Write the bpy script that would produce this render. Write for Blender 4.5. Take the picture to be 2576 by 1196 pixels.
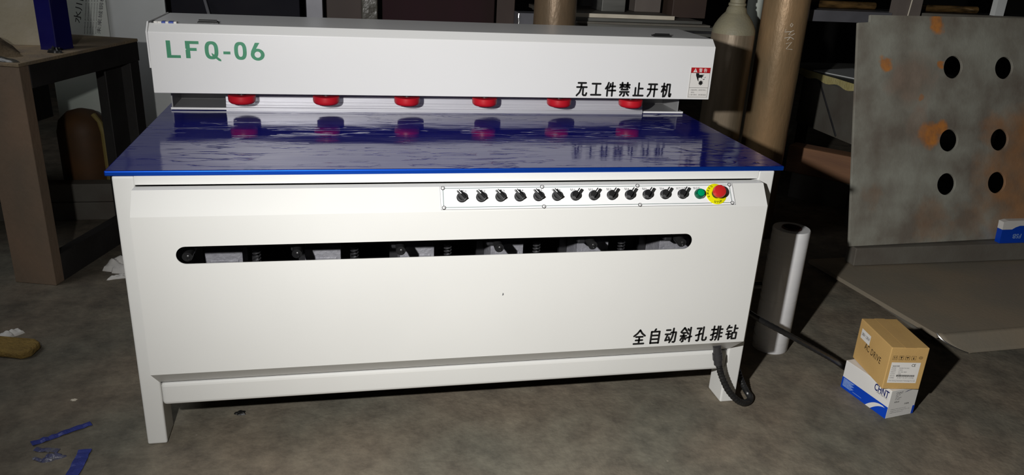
import bpy, bmesh, math, random
from mathutils import Vector, Matrix, Euler
from mathutils.geometry import tessellate_polygon
random.seed(7)
for o in list(bpy.data.objects): bpy.data.objects.remove(o)
SC = bpy.context.scene
COL = SC.collection
PI = math.pi

# ------------------------------------------------------------ camera, world, light, exposure
cam_d = bpy.data.cameras.new('camera'); cam = bpy.data.objects.new('camera', cam_d); COL.objects.link(cam)
cam_d.sensor_fit = 'HORIZONTAL'; cam_d.sensor_width = 36.0
cam_d.lens = 36.0 * 1961.5 / 2576.0
cam_d.clip_start = 0.02; cam_d.clip_end = 60
cam.location = (-0.36855, -2.22498, 1.53565)
cam.rotation_euler = Euler((1.20628245, -0.05072154, -0.20221276), 'XYZ')
SC.camera = cam
wd = bpy.data.worlds.new('world'); SC.world = wd; wd.use_nodes = True
wd.node_tree.nodes['Background'].inputs[0].default_value = (0.9, 0.95, 1.0, 1)
wd.node_tree.nodes['Background'].inputs[1].default_value = 0.0

def spot(name, loc, aim, watt, ang, blend, radius, col=(1, 1, 1)):
    d = bpy.data.lights.new(name, 'SPOT'); d.energy = watt; d.spot_size = math.radians(ang); d.spot_blend = blend
    d.shadow_soft_size = radius; d.color = col
    o = bpy.data.objects.new(name, d); COL.objects.link(o); o.location = loc
    o.rotation_euler = (Vector(aim) - Vector(loc)).to_track_quat('-Z', 'Y').to_euler()
    return o
# hand torch held to the left of the photographer
spot('hand_torch_light', (-0.92, -1.95, 1.66), (2.4, 0.25, 0.92), 325, 160, 1.0, 0.03, (1.0, 0.985, 0.96))
# weak fill light added to brighten the left side, no lamp known there
ad = bpy.data.lights.new('left_fill_light', 'AREA'); ad.energy = 19; ad.size = 1.6; ad.color = (0.95, 0.97, 1.0)
ao = bpy.data.objects.new('left_fill_light', ad); COL.objects.link(ao); ao.location = (-3.2, 0.5, 3.3)
ao.rotation_euler = (Vector((-1.2, 1.5, 0)) - Vector(ao.location)).to_track_quat('-Z', 'Y').to_euler()
SC.view_settings.view_transform = 'Standard'; SC.view_settings.look = 'None'
SC.view_settings.gamma = 1.0; SC.view_settings.use_curve_mapping = False
SC.view_settings.exposure = 0.0

# ------------------------------------------------------------ materials
def mat(name, col, col2=None, scale=5.0, rough=0.5, metal=0.0, bump=0.0, bscale=60.0, stretch=(1, 1, 1), detail=6.0, rough2=None, spec=0.5, coat=0.0, lo=0.35, hi=0.65):
    m = bpy.data.materials.new(name); m.use_nodes = True
    nt = m.node_tree; b = nt.nodes['Principled BSDF']
    b.inputs['Roughness'].default_value = rough; b.inputs['Metallic'].default_value = metal
    b.inputs['Specular IOR Level'].default_value = spec; b.inputs['Coat Weight'].default_value = coat
    b.inputs['Base Color'].default_value = (*col, 1)
    tc = nt.nodes.new('ShaderNodeTexCoord'); mp = nt.nodes.new('ShaderNodeMapping'); mp.inputs['Scale'].default_value = stretch
    nt.links.new(tc.outputs['Object'], mp.inputs['Vector'])
    if col2 is None: col2 = tuple(min(1, c * 0.88) for c in col)
    n = nt.nodes.new('ShaderNodeTexNoise'); n.inputs['Scale'].default_value = scale; n.inputs['Detail'].default_value = detail
    nt.links.new(mp.outputs['Vector'], n.inputs['Vector'])
    r = nt.nodes.new('ShaderNodeValToRGB'); r.color_ramp.elements[0].position = lo; r.color_ramp.elements[1].position = hi
    r.color_ramp.elements[0].color = (*col, 1); r.color_ramp.elements[1].color = (*col2, 1)
    nt.links.new(n.outputs['Fac'], r.inputs['Fac']); nt.links.new(r.outputs['Color'], b.inputs['Base Color'])
    if rough2 is not None:
        mr = nt.nodes.new('ShaderNodeMapRange'); mr.inputs['To Min'].default_value = rough; mr.inputs['To Max'].default_value = rough2
        mr.inputs['From Min'].default_value = 0.3; mr.inputs['From Max'].default_value = 0.7
        nt.links.new(n.outputs['Fac'], mr.inputs['Value']); nt.links.new(mr.outputs['Result'], b.inputs['Roughness'])
    if bump > 0:
        n2 = nt.nodes.new('ShaderNodeTexNoise'); n2.inputs['Scale'].default_value = bscale; n2.inputs['Detail'].default_value = 4
        nt.links.new(mp.outputs['Vector'], n2.inputs['Vector'])
        bp = nt.nodes.new('ShaderNodeBump'); bp.inputs['Strength'].default_value = bump; bp.inputs['Distance'].default_value = 0.01
        nt.links.new(n2.outputs['Fac'], bp.inputs['Height']); nt.links.new(bp.outputs['Normal'], b.inputs['Normal'])
    return m

def add_spots(m, spots, colA, colB, nscale=14.0, namp=0.12):
    """rust stains with their own place and ragged outline on an object-space material"""
    nt = m.node_tree; b = nt.nodes['Principled BSDF']
    tc = nt.nodes.new('ShaderNodeTexCoord')
    n = nt.nodes.new('ShaderNodeTexNoise'); n.inputs['Scale'].default_value = nscale; n.inputs['Detail'].default_value = 8
    nt.links.new(tc.outputs['Object'], n.inputs['Vector'])
    rr = nt.nodes.new('ShaderNodeValToRGB'); rr.color_ramp.elements[0].color = (*colA, 1); rr.color_ramp.elements[1].color = (*colB, 1)
    rr.color_ramp.elements[0].position = 0.35; rr.color_ramp.elements[1].position = 0.65
    nt.links.new(n.outputs['Fac'], rr.inputs['Fac'])
    for (p, rad, strength) in spots:
        vm = nt.nodes.new('ShaderNodeVectorMath'); vm.operation = 'DISTANCE'; vm.inputs[1].default_value = p
        nt.links.new(tc.outputs['Object'], vm.inputs[0])
        ad = nt.nodes.new('ShaderNodeMath'); ad.operation = 'MULTIPLY_ADD'; ad.inputs[1].default_value = namp * 2; 
        nt.links.new(n.outputs['Fac'], ad.inputs[0]); nt.links.new(vm.outputs['Value'], ad.inputs[2])
        mr = nt.nodes.new('ShaderNodeMapRange'); mr.inputs['From Min'].default_value = rad + namp; mr.inputs['From Max'].default_value = rad * 0.55 + namp
        mr.inputs['To Min'].default_value = 0; mr.inputs['To Max'].default_value = strength
        nt.links.new(ad.outputs[0], mr.inputs['Value'])
        mx = nt.nodes.new('ShaderNodeMix'); mx.data_type = 'RGBA'
        src = b.inputs['Base Color'].links[0].from_socket
        nt.links.new(mr.outputs['Result'], mx.inputs[0]); nt.links.new(src, mx.inputs[6]); nt.links.new(rr.outputs['Color'], mx.inputs[7])
        nt.links.new(mx.outputs[2], b.inputs['Base Color'])

M = {}
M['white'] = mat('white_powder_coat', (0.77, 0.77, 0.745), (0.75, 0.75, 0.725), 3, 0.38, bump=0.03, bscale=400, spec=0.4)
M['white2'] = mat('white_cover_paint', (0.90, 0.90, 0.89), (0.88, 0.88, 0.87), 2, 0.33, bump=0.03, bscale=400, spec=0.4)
M['panelwhite'] = mat('white_glossy_plate', (0.93, 0.93, 0.93), (0.91, 0.92, 0.93), 4, 0.35)
M['grey'] = mat('grey_sheet_metal', (0.22, 0.22, 0.22), (0.18, 0.18, 0.18), 4, 0.45)
M['columnshade'] = mat('shade_toned_column_paint', (0.34, 0.34, 0.34), (0.30, 0.30, 0.30), 4, 0.5)  # column and base plate greyed to carry the shade under the head
M['black'] = mat('black_plastic', (0.012, 0.012, 0.013), (0.02, 0.02, 0.02), 20, 0.35)
M['blackprint'] = mat('black_paint_print', (0.008, 0.008, 0.008), (0.012, 0.012, 0.012), 20, 0.5)
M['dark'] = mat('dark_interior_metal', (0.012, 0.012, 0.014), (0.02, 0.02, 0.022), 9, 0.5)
M['green'] = mat('green_letter_paint', (0.025, 0.26, 0.12), (0.035, 0.30, 0.15), 30, 0.45)
M['greenline'] = mat('green_line_print', (0.03, 0.10, 0.085), None, 30, 0.45)
M['greenlamp'] = mat('green_lamp_lens', (0.0, 0.33, 0.13), (0.0, 0.30, 0.12), 30, 0.2)
M['greenring'] = mat('dark_green_lamp_body', (0.0, 0.10, 0.05), (0.0, 0.08, 0.04), 30, 0.15)
M['red'] = mat('red_plastic', (0.62, 0.022, 0.02), (0.56, 0.02, 0.02), 10, 0.35)
M['redpad'] = mat('red_rubber_pad', (0.60, 0.012, 0.022), (0.52, 0.01, 0.02), 10, 0.4)
M['redprint'] = mat('red_print', (0.55, 0.01, 0.015), None, 10, 0.5)
M['yellow'] = mat('yellow_disc_print', (0.85, 0.80, 0.0), (0.8, 0.78, 0.0), 10, 0.4)
M['alu'] = mat('aluminium_profile', (0.74, 0.74, 0.78), (0.62, 0.62, 0.66), 6, 0.45, metal=0.45, bump=0.05, bscale=40, stretch=(0.3, 8, 8), rough2=0.5)
M['chrome'] = mat('polished_screw_metal', (0.6, 0.6, 0.6), None, 10, 0.25, metal=1.0)
M['screwhead'] = mat('light_screw_head', (0.72, 0.72, 0.72), None, 10, 0.4, metal=0.2)
M['steel'] = mat('bare_dark_steel', (0.09, 0.09, 0.095), (0.05, 0.05, 0.055), 8, 0.45, metal=0.6)
M['motor'] = mat('grey_motor_casting', (0.33, 0.33, 0.36), (0.24, 0.24, 0.27), 25, 0.5, metal=0.2, bump=0.3, bscale=90)
M['bluepaint'] = mat('blue_painted_tube', (0.011, 0.009, 0.126), (0.014, 0.013, 0.153), 6, 0.35, coat=0.2)
M['cable'] = mat('black_cable_rubber', (0.012, 0.012, 0.013), (0.02, 0.02, 0.02), 40, 0.35)
M['carton'] = mat('brown_cardboard', (0.660, 0.420, 0.150), (0.580, 0.360, 0.130), 5, 0.75, bump=0.06, bscale=150)
M['cartontape'] = mat('clear_tape_on_cardboard', (0.684, 0.437, 0.162), (0.608, 0.380, 0.142), 5, 0.3)
M['paper'] = mat('white_label_paper', (0.888, 0.864, 0.816), (0.840, 0.816, 0.780), 8, 0.6)
M['boxwhite'] = mat('white_coated_card', (0.828, 0.816, 0.782), (0.782, 0.770, 0.747), 6, 0.45)
M['boxblue'] = mat('blue_card_print', (0.000, 0.061, 0.572), (0.000, 0.055, 0.506), 6, 0.4)
M['navyprint'] = mat('navy_print', (0.01, 0.02, 0.15), None, 6, 0.5)
M['palebluep'] = mat('pale_blue_print', (0.35, 0.5, 0.8), (0.2, 0.35, 0.7), 120, 0.5)
M['inkbrown'] = mat('brown_ink_print', (0.05, 0.03, 0.012), None, 6, 0.6)
M['greyprint'] = mat('grey_ink_print', (0.12, 0.12, 0.13), None, 6, 0.6)
M['gas'] = mat('worn_brown_gas_cylinder_paint', (0.46, 0.29, 0.15), (0.22, 0.165, 0.095), 7, 0.40, bump=0.2, bscale=70, stretch=(1, 1, 0.3), metal=0.25, lo=0.32, hi=0.72, detail=10)
M['gas3'] = mat('dark_brown_gas_cylinder_paint', (0.24, 0.165, 0.10), (0.13, 0.10, 0.065), 7, 0.38, bump=0.2, bscale=70, stretch=(1, 1, 0.3), metal=0.3, lo=0.32, hi=0.7)
M['gas2'] = mat('dusty_grey_gas_cylinder_paint', (0.44, 0.345, 0.25), (0.22, 0.175, 0.115), 11, 0.42, bump=0.2, bscale=70, stretch=(1, 1, 0.12), metal=0.25, lo=0.32, hi=0.7, detail=9)
M['gastop'] = mat('dusty_shoulder_paint', (0.352, 0.319, 0.209), (0.286, 0.264, 0.187), 9, 0.55, bump=0.2, bscale=90)
M['chalk'] = mat('chalk_scratch', (0.85, 0.80, 0.70), None, 60, 0.9)
M['film'] = mat('stretch_film', (0.86, 0.86, 0.86), (0.78, 0.78, 0.80), 4, 0.22, bump=0.1, bscale=12, stretch=(0.4, 0.4, 3), coat=0.5, rough2=0.35)
M['core'] = mat('cardboard_core', (0.10, 0.035, 0.03), (0.16, 0.06, 0.05), 10, 0.8)
M['floorplate'] = mat('brown_grey_steel_plate', (0.317, 0.259, 0.187), (0.259, 0.230, 0.180), 3.0, 0.62, bump=0.08, bscale=60, detail=8)
M['bandsteel'] = mat('dull_channel_steel', (0.182, 0.172, 0.146), (0.143, 0.125, 0.104), 5, 0.6, bump=0.1)
M['plate'] = mat('weathered_steel_plate', (0.40, 0.40, 0.34), (0.22, 0.19, 0.155), 4.5, 0.6, bump=0.12, bscale=50, detail=11)
add_spots(M['plate'], [((0.17, 0.0, 0.93), 0.045, 0.9), ((0.47, 0.0, 1.14), 0.055, 0.9), ((0.50, 0.0, 0.93), 0.025, 0.9), ((0.46, 0.0, 0.57), 0.080, 0.95),
                       ((0.535, 0.0, 0.60), 0.055, 0.95), ((0.40, 0.0, 0.76), 0.018, 0.7), ((0.86, 0.0, 0.60), 0.10, 0.25)],
          (0.72, 0.27, 0.05), (0.42, 0.18, 0.07), 16, 0.05)
add_spots(M['plate'], [((1.15, 0.0, 0.35), 0.42, 0.75)], (0.50, 0.22, 0.07), (0.30, 0.17, 0.09), 7, 0.12)
add_spots(M['plate'], [((0.50, 0.0, 0.12), 0.14, 0.4), ((0.75, 0.0, 0.10), 0.12, 0.3), ((0.13, 0.0, 0.25), 0.08, 0.25)], (0.38, 0.20, 0.10), (0.28, 0.19, 0.12), 12, 0.08)
add_spots(M['plate'], [((0.33, 0.0, 0.85), 0.16, 0.55), ((0.38, 0.0, 0.62), 0.09, 0.4)], (0.34, 0.21, 0.15), (0.26, 0.19, 0.14), 9, 0.1)
M['rustwood'] = mat('brown_rusted_bench_face', (0.316, 0.215, 0.147), (0.215, 0.172, 0.127), 4, 0.7, bump=0.2, bscale=50, stretch=(1, 1, 0.5))
M['benchshade'] = mat('shade_toned_bench_steel', (0.036, 0.034, 0.033), (0.026, 0.024, 0.023), 6, 0.6, bump=0.1)  # bench steel darkened to stand for its shaded side and inside
M['benchtop'] = mat('dusty_bench_top', (0.384, 0.288, 0.176), (0.288, 0.224, 0.160), 12, 0.9, bump=0.3, bscale=90)
M['plaster'] = mat('dusty_beige_board', (0.547, 0.483, 0.337), (0.644, 0.580, 0.451), 5, 0.8, bump=0.15, bscale=40)
M['cloth'] = mat('dusty_brown_cloth', (0.270, 0.198, 0.117), (0.108, 0.076, 0.043), 9, 0.95, bump=0.6, bscale=60)
M['greysheet'] = mat('light_grey_coated_sheet', (0.855, 0.879, 0.879), (0.736, 0.760, 0.747), 2.0, 0.35, bump=0.04, bscale=30)
M['greensheet'] = mat('grey_green_coated_sheet', (0.646, 0.726, 0.646), (0.775, 0.775, 0.726), 2.5, 0.5)
M['ink'] = mat('faded_marker_ink', (0.03, 0.03, 0.035), (0.08, 0.08, 0.08), 40, 0.7)
M['wrap'] = mat('crumpled_clear_wrap', (0.121, 0.116, 0.099), (0.055, 0.050, 0.039), 18, 0.28, bump=0.4, bscale=25, coat=0.3)
M['navy'] = mat('dark_navy_cabinet_paint', (0.012, 0.012, 0.018), (0.018, 0.017, 0.022), 4, 0.7, spec=0.12)
M['purple'] = mat('dark_purple_panel', (0.034, 0.014, 0.019), (0.024, 0.015, 0.013), 1.5, 0.7, stretch=(2, 1, 0.1), spec=0.12)
M['brownpanel'] = mat('brown_panel', (0.071, 0.046, 0.034), (0.055, 0.035, 0.029), 3, 0.6)
M['postgrey'] = mat('grey_galvanised_post', (0.208, 0.208, 0.232), (0.144, 0.144, 0.160), 5, 0.4, metal=0.3)
M['darkstack'] = mat('dark_stacked_sheet', (0.200, 0.200, 0.184), (0.120, 0.120, 0.110), 4, 0.5, stretch=(0.5, 2, 6), metal=0.2)
M['pale'] = mat('pale_board_edge', (0.768, 0.704, 0.576), (0.640, 0.576, 0.464), 8, 0.7)
M['palenote'] = mat('pale_yellow_edge_paint', (0.756, 0.666, 0.306), (0.648, 0.558, 0.234), 14, 0.7, bump=0.4)
M['postbrown'] = mat('grey_brown_post_paint', (0.20, 0.17, 0.15), (0.16, 0.135, 0.12), 5, 0.6)
M['beam'] = mat('brown_wooden_beam', (0.336, 0.168, 0.084), (0.240, 0.120, 0.068), 3, 0.75, bump=0.2, bscale=40, stretch=(0.5, 4, 4))
M['amber'] = mat('amber_glazed_metal', (0.38, 0.22, 0.08), (0.07, 0.045, 0.02), 9, 0.2, metal=0.5, stretch=(1, 1, 4))
M['tape'] = mat('blue_plastic_strip', (0.038, 0.053, 0.255), (0.053, 0.068, 0.300), 14, 0.35, bump=0.5, bscale=40)
M['tape2'] = mat('dull_blue_grey_film_scrap', (0.072, 0.080, 0.192), (0.160, 0.160, 0.192), 30, 0.3, bump=0.6, bscale=50)
M['sponge'] = mat('yellow_brown_sponge', (0.360, 0.234, 0.063), (0.252, 0.162, 0.045), 16, 0.95, bump=0.8, bscale=90)
M['wall'] = mat('dark_hall_wall', (0.02, 0.019, 0.018), (0.014, 0.014, 0.013), 2, 0.9)
M['tank'] = mat('orange_brown_tank', (0.144, 0.066, 0.024), (0.084, 0.048, 0.024), 5, 0.6)
M['yellowrim'] = mat('yellow_rim_paint', (0.35, 0.27, 0.08), None, 5, 0.6)
M['tapeblue'] = mat('blue_tape_print', (0.03, 0.08, 0.45), None, 5, 0.4)

# floor concrete: broad stains and fine grain
def concrete():
    m = mat('stained_concrete', (0.205, 0.172, 0.128), (0.155, 0.147, 0.115), 2.2, 0.78, bump=0.25, bscale=55, detail=9, lo=0.38, hi=0.64)
    nt = m.node_tree; b = nt.nodes['Principled BSDF']; tc = nt.nodes.new('ShaderNodeTexCoord')
    n = nt.nodes.new('ShaderNodeTexNoise'); n.inputs['Scale'].default_value = 9; n.inputs['Detail'].default_value = 10; n.inputs['Roughness'].default_value = 0.7
    nt.links.new(tc.outputs['Object'], n.inputs['Vector'])
    r = nt.nodes.new('ShaderNodeValToRGB'); r.color_ramp.elements[0].color = (0.50, 0.49, 0.50, 1); r.color_ramp.elements[1].color = (1.36, 1.33, 1.30, 1)
    r.color_ramp.elements[0].position = 0.3; r.color_ramp.elements[1].position = 0.7
    nt.links.new(n.outputs['Fac'], r.inputs['Fac'])
    mx = nt.nodes.new('ShaderNodeMix'); mx.data_type = 'RGBA'; mx.blend_type = 'MULTIPLY'; mx.inputs[0].default_value = 1
    src = b.inputs['Base Color'].links[0].from_socket
    nt.links.new(src, mx.inputs[6]); nt.links.new(r.outputs['Color'], mx.inputs[7]); nt.links.new(mx.outputs[2], b.inputs['Base Color'])
    # light paint specks
    v = nt.nodes.new('ShaderNodeTexVoronoi'); v.inputs['Scale'].default_value = 7
    nt.links.new(tc.outputs['Object'], v.inputs['Vector'])
    lt = nt.nodes.new('ShaderNodeMath'); lt.operation = 'LESS_THAN'; lt.inputs[1].default_value = 0.022
    nt.links.new(v.outputs['Distance'], lt.inputs[0])
    mx2 = nt.nodes.new('ShaderNodeMix'); mx2.data_type = 'RGBA'
    nt.links.new(lt.outputs[0], mx2.inputs[0]); nt.links.new(mx.outputs[2], mx2.inputs[6]); mx2.inputs[7].default_value = (0.28, 0.25, 0.2, 1)
    nt.links.new(mx2.outputs[2], b.inputs['Base Color'])
    return m
M['concrete'] = concrete()

def blue_film():
    """glossy blue table sheet under a wrinkled protective film"""
    m = bpy.data.materials.new('blue_sheet_with_wrinkled_film'); m.use_nodes = True
    nt = m.node_tree; b = nt.nodes['Principled BSDF']
    b.inputs['Base Color'].default_value = (0.006, 0.008, 0.17, 1); b.inputs['Roughness'].default_value = 0.09
    b.inputs['Specular IOR Level'].default_value = 0.34; b.inputs['Coat Weight'].default_value = 0.06; b.inputs['Coat Roughness'].default_value = 0.04
    tc = nt.nodes.new('ShaderNodeTexCoord')
    def noise(scale, stretch, det, dist=0.0):
        mp = nt.nodes.new('ShaderNodeMapping'); mp.inputs['Scale'].default_value = stretch
        nt.links.new(tc.outputs['Object'], mp.inputs['Vector'])
        n = nt.nodes.new('ShaderNodeTexNoise'); n.inputs['Scale'].default_value = scale; n.inputs['Detail'].default_value = det
        n.inputs['Distortion'].default_value = dist
        nt.links.new(mp.outputs['Vector'], n.inputs['Vector']); return n.outputs['Fac']
    big = noise(2.2, (1, 2.2, 1), 2)
    rid = noise(3.2, (1.0, 6.5, 1), 3, 0.6)
    # ridged creases: thin lines where the noise passes 0.5
    s = nt.nodes.new('ShaderNodeMath'); s.operation = 'SUBTRACT'; s.inputs[1].default_value = 0.5; nt.links.new(rid, s.inputs[0])
    a = nt.nodes.new('ShaderNodeMath'); a.operation = 'ABSOLUTE'; nt.links.new(s.outputs[0], a.inputs[0])
    mr = nt.nodes.new('ShaderNodeMapRange'); mr.inputs['From Min'].default_value = 0.0; mr.inputs['From Max'].default_value = 0.02
    mr.inputs['To Min'].default_value = 1; mr.inputs['To Max'].default_value = 0; nt.links.new(a.outputs[0], mr.inputs['Value'])
    # creases only here and there
    mask = noise(4.0, (1, 1.6, 1), 2); mm = nt.nodes.new('ShaderNodeMapRange'); mm.inputs['From Min'].default_value = 0.47; mm.inputs['From Max'].default_value = 0.54
    nt.links.new(mask, mm.inputs['Value'])
    mu = nt.nodes.new('ShaderNodeMath'); mu.operation = 'MULTIPLY'; nt.links.new(mr.outputs['Result'], mu.inputs[0]); nt.links.new(mm.outputs['Result'], mu.inputs[1])
    fine = noise(22, (0.35, 3.2, 1), 3)
    c1 = nt.nodes.new('ShaderNodeMath'); c1.operation = 'MULTIPLY_ADD'; c1.inputs[1].default_value = 0.40
    nt.links.new(mu.outputs[0], c1.inputs[0]); nt.links.new(big, c1.inputs[2])
    c2 = nt.nodes.new('ShaderNodeMath'); c2.operation = 'MULTIPLY_ADD'; c2.inputs[1].default_value = 0.09
    nt.links.new(fine, c2.inputs[0]); nt.links.new(c1.outputs[0], c2.inputs[2])
    bp = nt.nodes.new('ShaderNodeBump'); bp.inputs['Strength'].default_value = 1.0; bp.inputs['Distance'].default_value = 0.0035
    nt.links.new(c2.outputs[0], bp.inputs['Height']); nt.links.new(bp.outputs['Normal'], b.inputs['Normal']); nt.links.new(bp.outputs['Normal'], b.inputs['Coat Normal'])
    return m
M['bluetop'] = blue_film()
M['blueedge'] = mat('bright_blue_folded_edge', (0.004, 0.085, 0.62), (0.004, 0.075, 0.56), 3, 0.42, metal=0.8)

# ------------------------------------------------------------ mesh helpers
class MB:
    def __init__(s): s.bm = bmesh.new(); s.mats = []; s.cur = 0
    def use(s, m):
        if m not in s.mats: s.mats.append(m)
        s.cur = s.mats.index(m); return s
    def _faces(s, vs, faces, T=None):
        bv = [s.bm.verts.new(T @ Vector(v) if T else Vector(v)) for v in vs]
        out = []
        for f in faces:
            try: fc = s.bm.faces.new([bv[i] for i in f]); fc.material_index = s.cur; out.append(fc)
            except ValueError: pass
        return out
    def box(s, x0, x1, y0, y1, z0, z1, T=None):
        v = [(x, y, z) for z in (z0, z1) for y in (y0, y1) for x in (x0, x1)]
        s._faces(v, [(0, 2, 3, 1), (4, 5, 7, 6), (0, 1, 5, 4), (2, 6, 7, 3), (0, 4, 6, 2), (1, 3, 7, 5)], T); return s
    def prism(s, poly, a, b, axis='x', T=None, holes=None):
        """poly of 2D points; axis x: (y,z); y: (x,z); z: (x,y)"""
        loops = [poly] + (holes or [])
        def P(p, t):
            return {'x': (t, p[0], p[1]), 'y': (p[0], t, p[1]), 'z': (p[0], p[1], t)}[axis]
        flat = [p for l in loops for p in l]
        tri = tessellate_polygon([[Vector((p[0], p[1], 0)) for p in l] for l in loops])
        n = len(flat); vs = [P(p, a) for p in flat] + [P(p, b) for p in flat]
        fs = [tuple(t) for t in tri] + [tuple(i + n for i in reversed(t)) for t in tri]
        k = 0
        for l in loops:
            m = len(l)
            for i in range(m): j = (i + 1) % m; fs.append((k + i, k + j, k + j + n, k + i + n))
            k += m
        s._faces(vs, fs, T); return s
    def lathe(s, prof, n=32, T=None, cap=True):
        vs = []; fs = []
        for (r, z) in prof:
            for i in range(n): a = 2 * PI * i / n; vs.append((r * math.cos(a), r * math.sin(a), z))
        for k in range(len(prof) - 1):
            for i in range(n): j = (i + 1) % n; fs.append((k * n + i, k * n + j, (k + 1) * n + j, (k + 1) * n + i))
        if cap: fs.append(tuple(reversed(range(n)))); fs.append(tuple((len(prof) - 1) * n + i for i in range(n)))
        s._faces(vs, fs, T); return s
    def tube(s, pts, r, n=10, rs=None, cap=True):
        pts = [Vector(p) for p in pts]; vs = []; fs = []; up = None
        for i, p in enumerate(pts):
            t = (pts[min(i + 1, len(pts) - 1)] - pts[max(i - 1, 0)]).normalized()
            if up is None: up = t.orthogonal().normalized()
            up = (up - t * up.dot(t)).normalized(); w = t.cross(up); rr = rs[i] if rs else r
            for k in range(n): a = 2 * PI * k / n; vs.append(p + (up * math.cos(a) + w * math.sin(a)) * rr)
        for i in range(len(pts) - 1):
            for k in range(n): j = (k + 1) % n; fs.append((i * n + k, i * n + j, (i + 1) * n + j, (i + 1) * n + k))
        if cap: fs.append(tuple(reversed(range(n)))); fs.append(tuple((len(pts) - 1) * n + k for k in range(n)))
        s._faces(vs, fs); return s
    def grid(s, fn, nu, nv, thick=0.0):
        vs = [fn(i / nu, j / nv) for j in range(nv + 1) for i in range(nu + 1)]
        fs = [(j * (nu + 1) + i, j * (nu + 1) + i + 1, (j + 1) * (nu + 1) + i + 1, (j + 1) * (nu + 1) + i) for j in range(nv) for i in range(nu)]
        s._faces(vs, fs); return s
    def raw(s, vs, fs, T=None): s._faces(vs, fs, T); return s

def obj(name, mb, parent=None, m=None, smooth=False, bevel=0.0, seg=2, loc=None, solid=0.0, **props):
    if m and not mb.mats:
        mb.mats = [m]
    me = bpy.data.meshes.new(name)
    bmesh.ops.recalc_face_normals(mb.bm, faces=mb.bm.faces)
    mb.bm.to_mesh(me); mb.bm.free()
    for mm in mb.mats: me.materials.append(mm)
    o = bpy.data.objects.new(name, me); COL.objects.link(o)
    if loc: o.location = loc
    if parent: o.parent = parent
    if smooth:
        for p in me.polygons: p.use_smooth = True
        me.set_sharp_from_angle(angle=math.radians(38))
    if solid:
        sm = o.modifiers.new('solid', 'SOLIDIFY'); sm.thickness = solid; sm.offset = 0
    if bevel:
        bv = o.modifiers.new('bevel', 'BEVEL'); bv.width = bevel; bv.segments = seg; bv.limit_method = 'ANGLE'; bv.angle_limit = math.radians(40)
    for k, v in props.items(): o[k] = v
    return o
def thing(name, label, cat, loc=(0, 0, 0), rot=(0, 0, 0), group=None):
    o = bpy.data.objects.new(name, None); COL.objects.link(o); o.location = loc; o.rotation_euler = rot
    o.empty_display_size = 0.1; o['label'] = label; o['category'] = cat
    if group: o['group'] = group
    return o
def tag(o, label, cat, group=None):
    o['label'] = label; o['category'] = cat
    if group: o['group'] = group
    return o
def cyl_mb(mb, p0, p1, r, n=20): return mb.tube([p0, p1], r, n)

def font_mesh(s, box, m, mb, T, thick=0.0004, offset=0.0, spacing=1.0, rot180=False):
    """text squeezed into box (x0,x1,y0,y1) of the plane T, appended to mb"""
    cu = bpy.data.curves.new('t', 'FONT'); cu.body = s; cu.extrude = 0.0; cu.offset = offset; cu.space_character = spacing; cu.resolution_u = 3
    o = bpy.data.objects.new('t', cu); me = bpy.data.meshes.new_from_object(o)
    vs = [v.co.copy() for v in me.vertices]
    if vs:
        xs = [v.x for v in vs]; ys = [v.y for v in vs]
        ax, bx, ay, by = min(xs), max(xs), min(ys), max(ys)
        mb.use(m)
        def mp(v):
            u = (v.x - ax) / max(1e-6, bx - ax); w = (v.y - ay) / max(1e-6, by - ay)
            if rot180: u, w = 1 - u, 1 - w
            return (box[0] + u * (box[1] - box[0]), box[2] + w * (box[3] - box[2]), thick)
        mb._faces([mp(v) for v in vs], [tuple(p.vertices) for p in me.polygons], T)
    bpy.data.objects.remove(o); bpy.data.curves.remove(cu); bpy.data.meshes.remove(me)

def strokes(mb, lines, r, T, m, thick=0.0005, n=12):
    """round-ended pen strokes in the plane T"""
    mb.use(m)
    for L in lines:
        for i in range(len(L) - 1):
            a = Vector(L[i]); b = Vector(L[i + 1]); d = (b - a).normalized(); w = Vector((-d.y, d.x)) * r
            mb._faces([(*(a + w), thick), (*(a - w), thick), (*(b - w), thick), (*(b + w), thick)], [(0, 1, 2, 3)], T)
        for p in L:
            mb._faces([(p[0] + r * math.cos(2 * PI * k / n), p[1] + r * math.sin(2 * PI * k / n), thick * 1.02) for k in range(n)], [tuple(range(n))], T)

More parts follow.
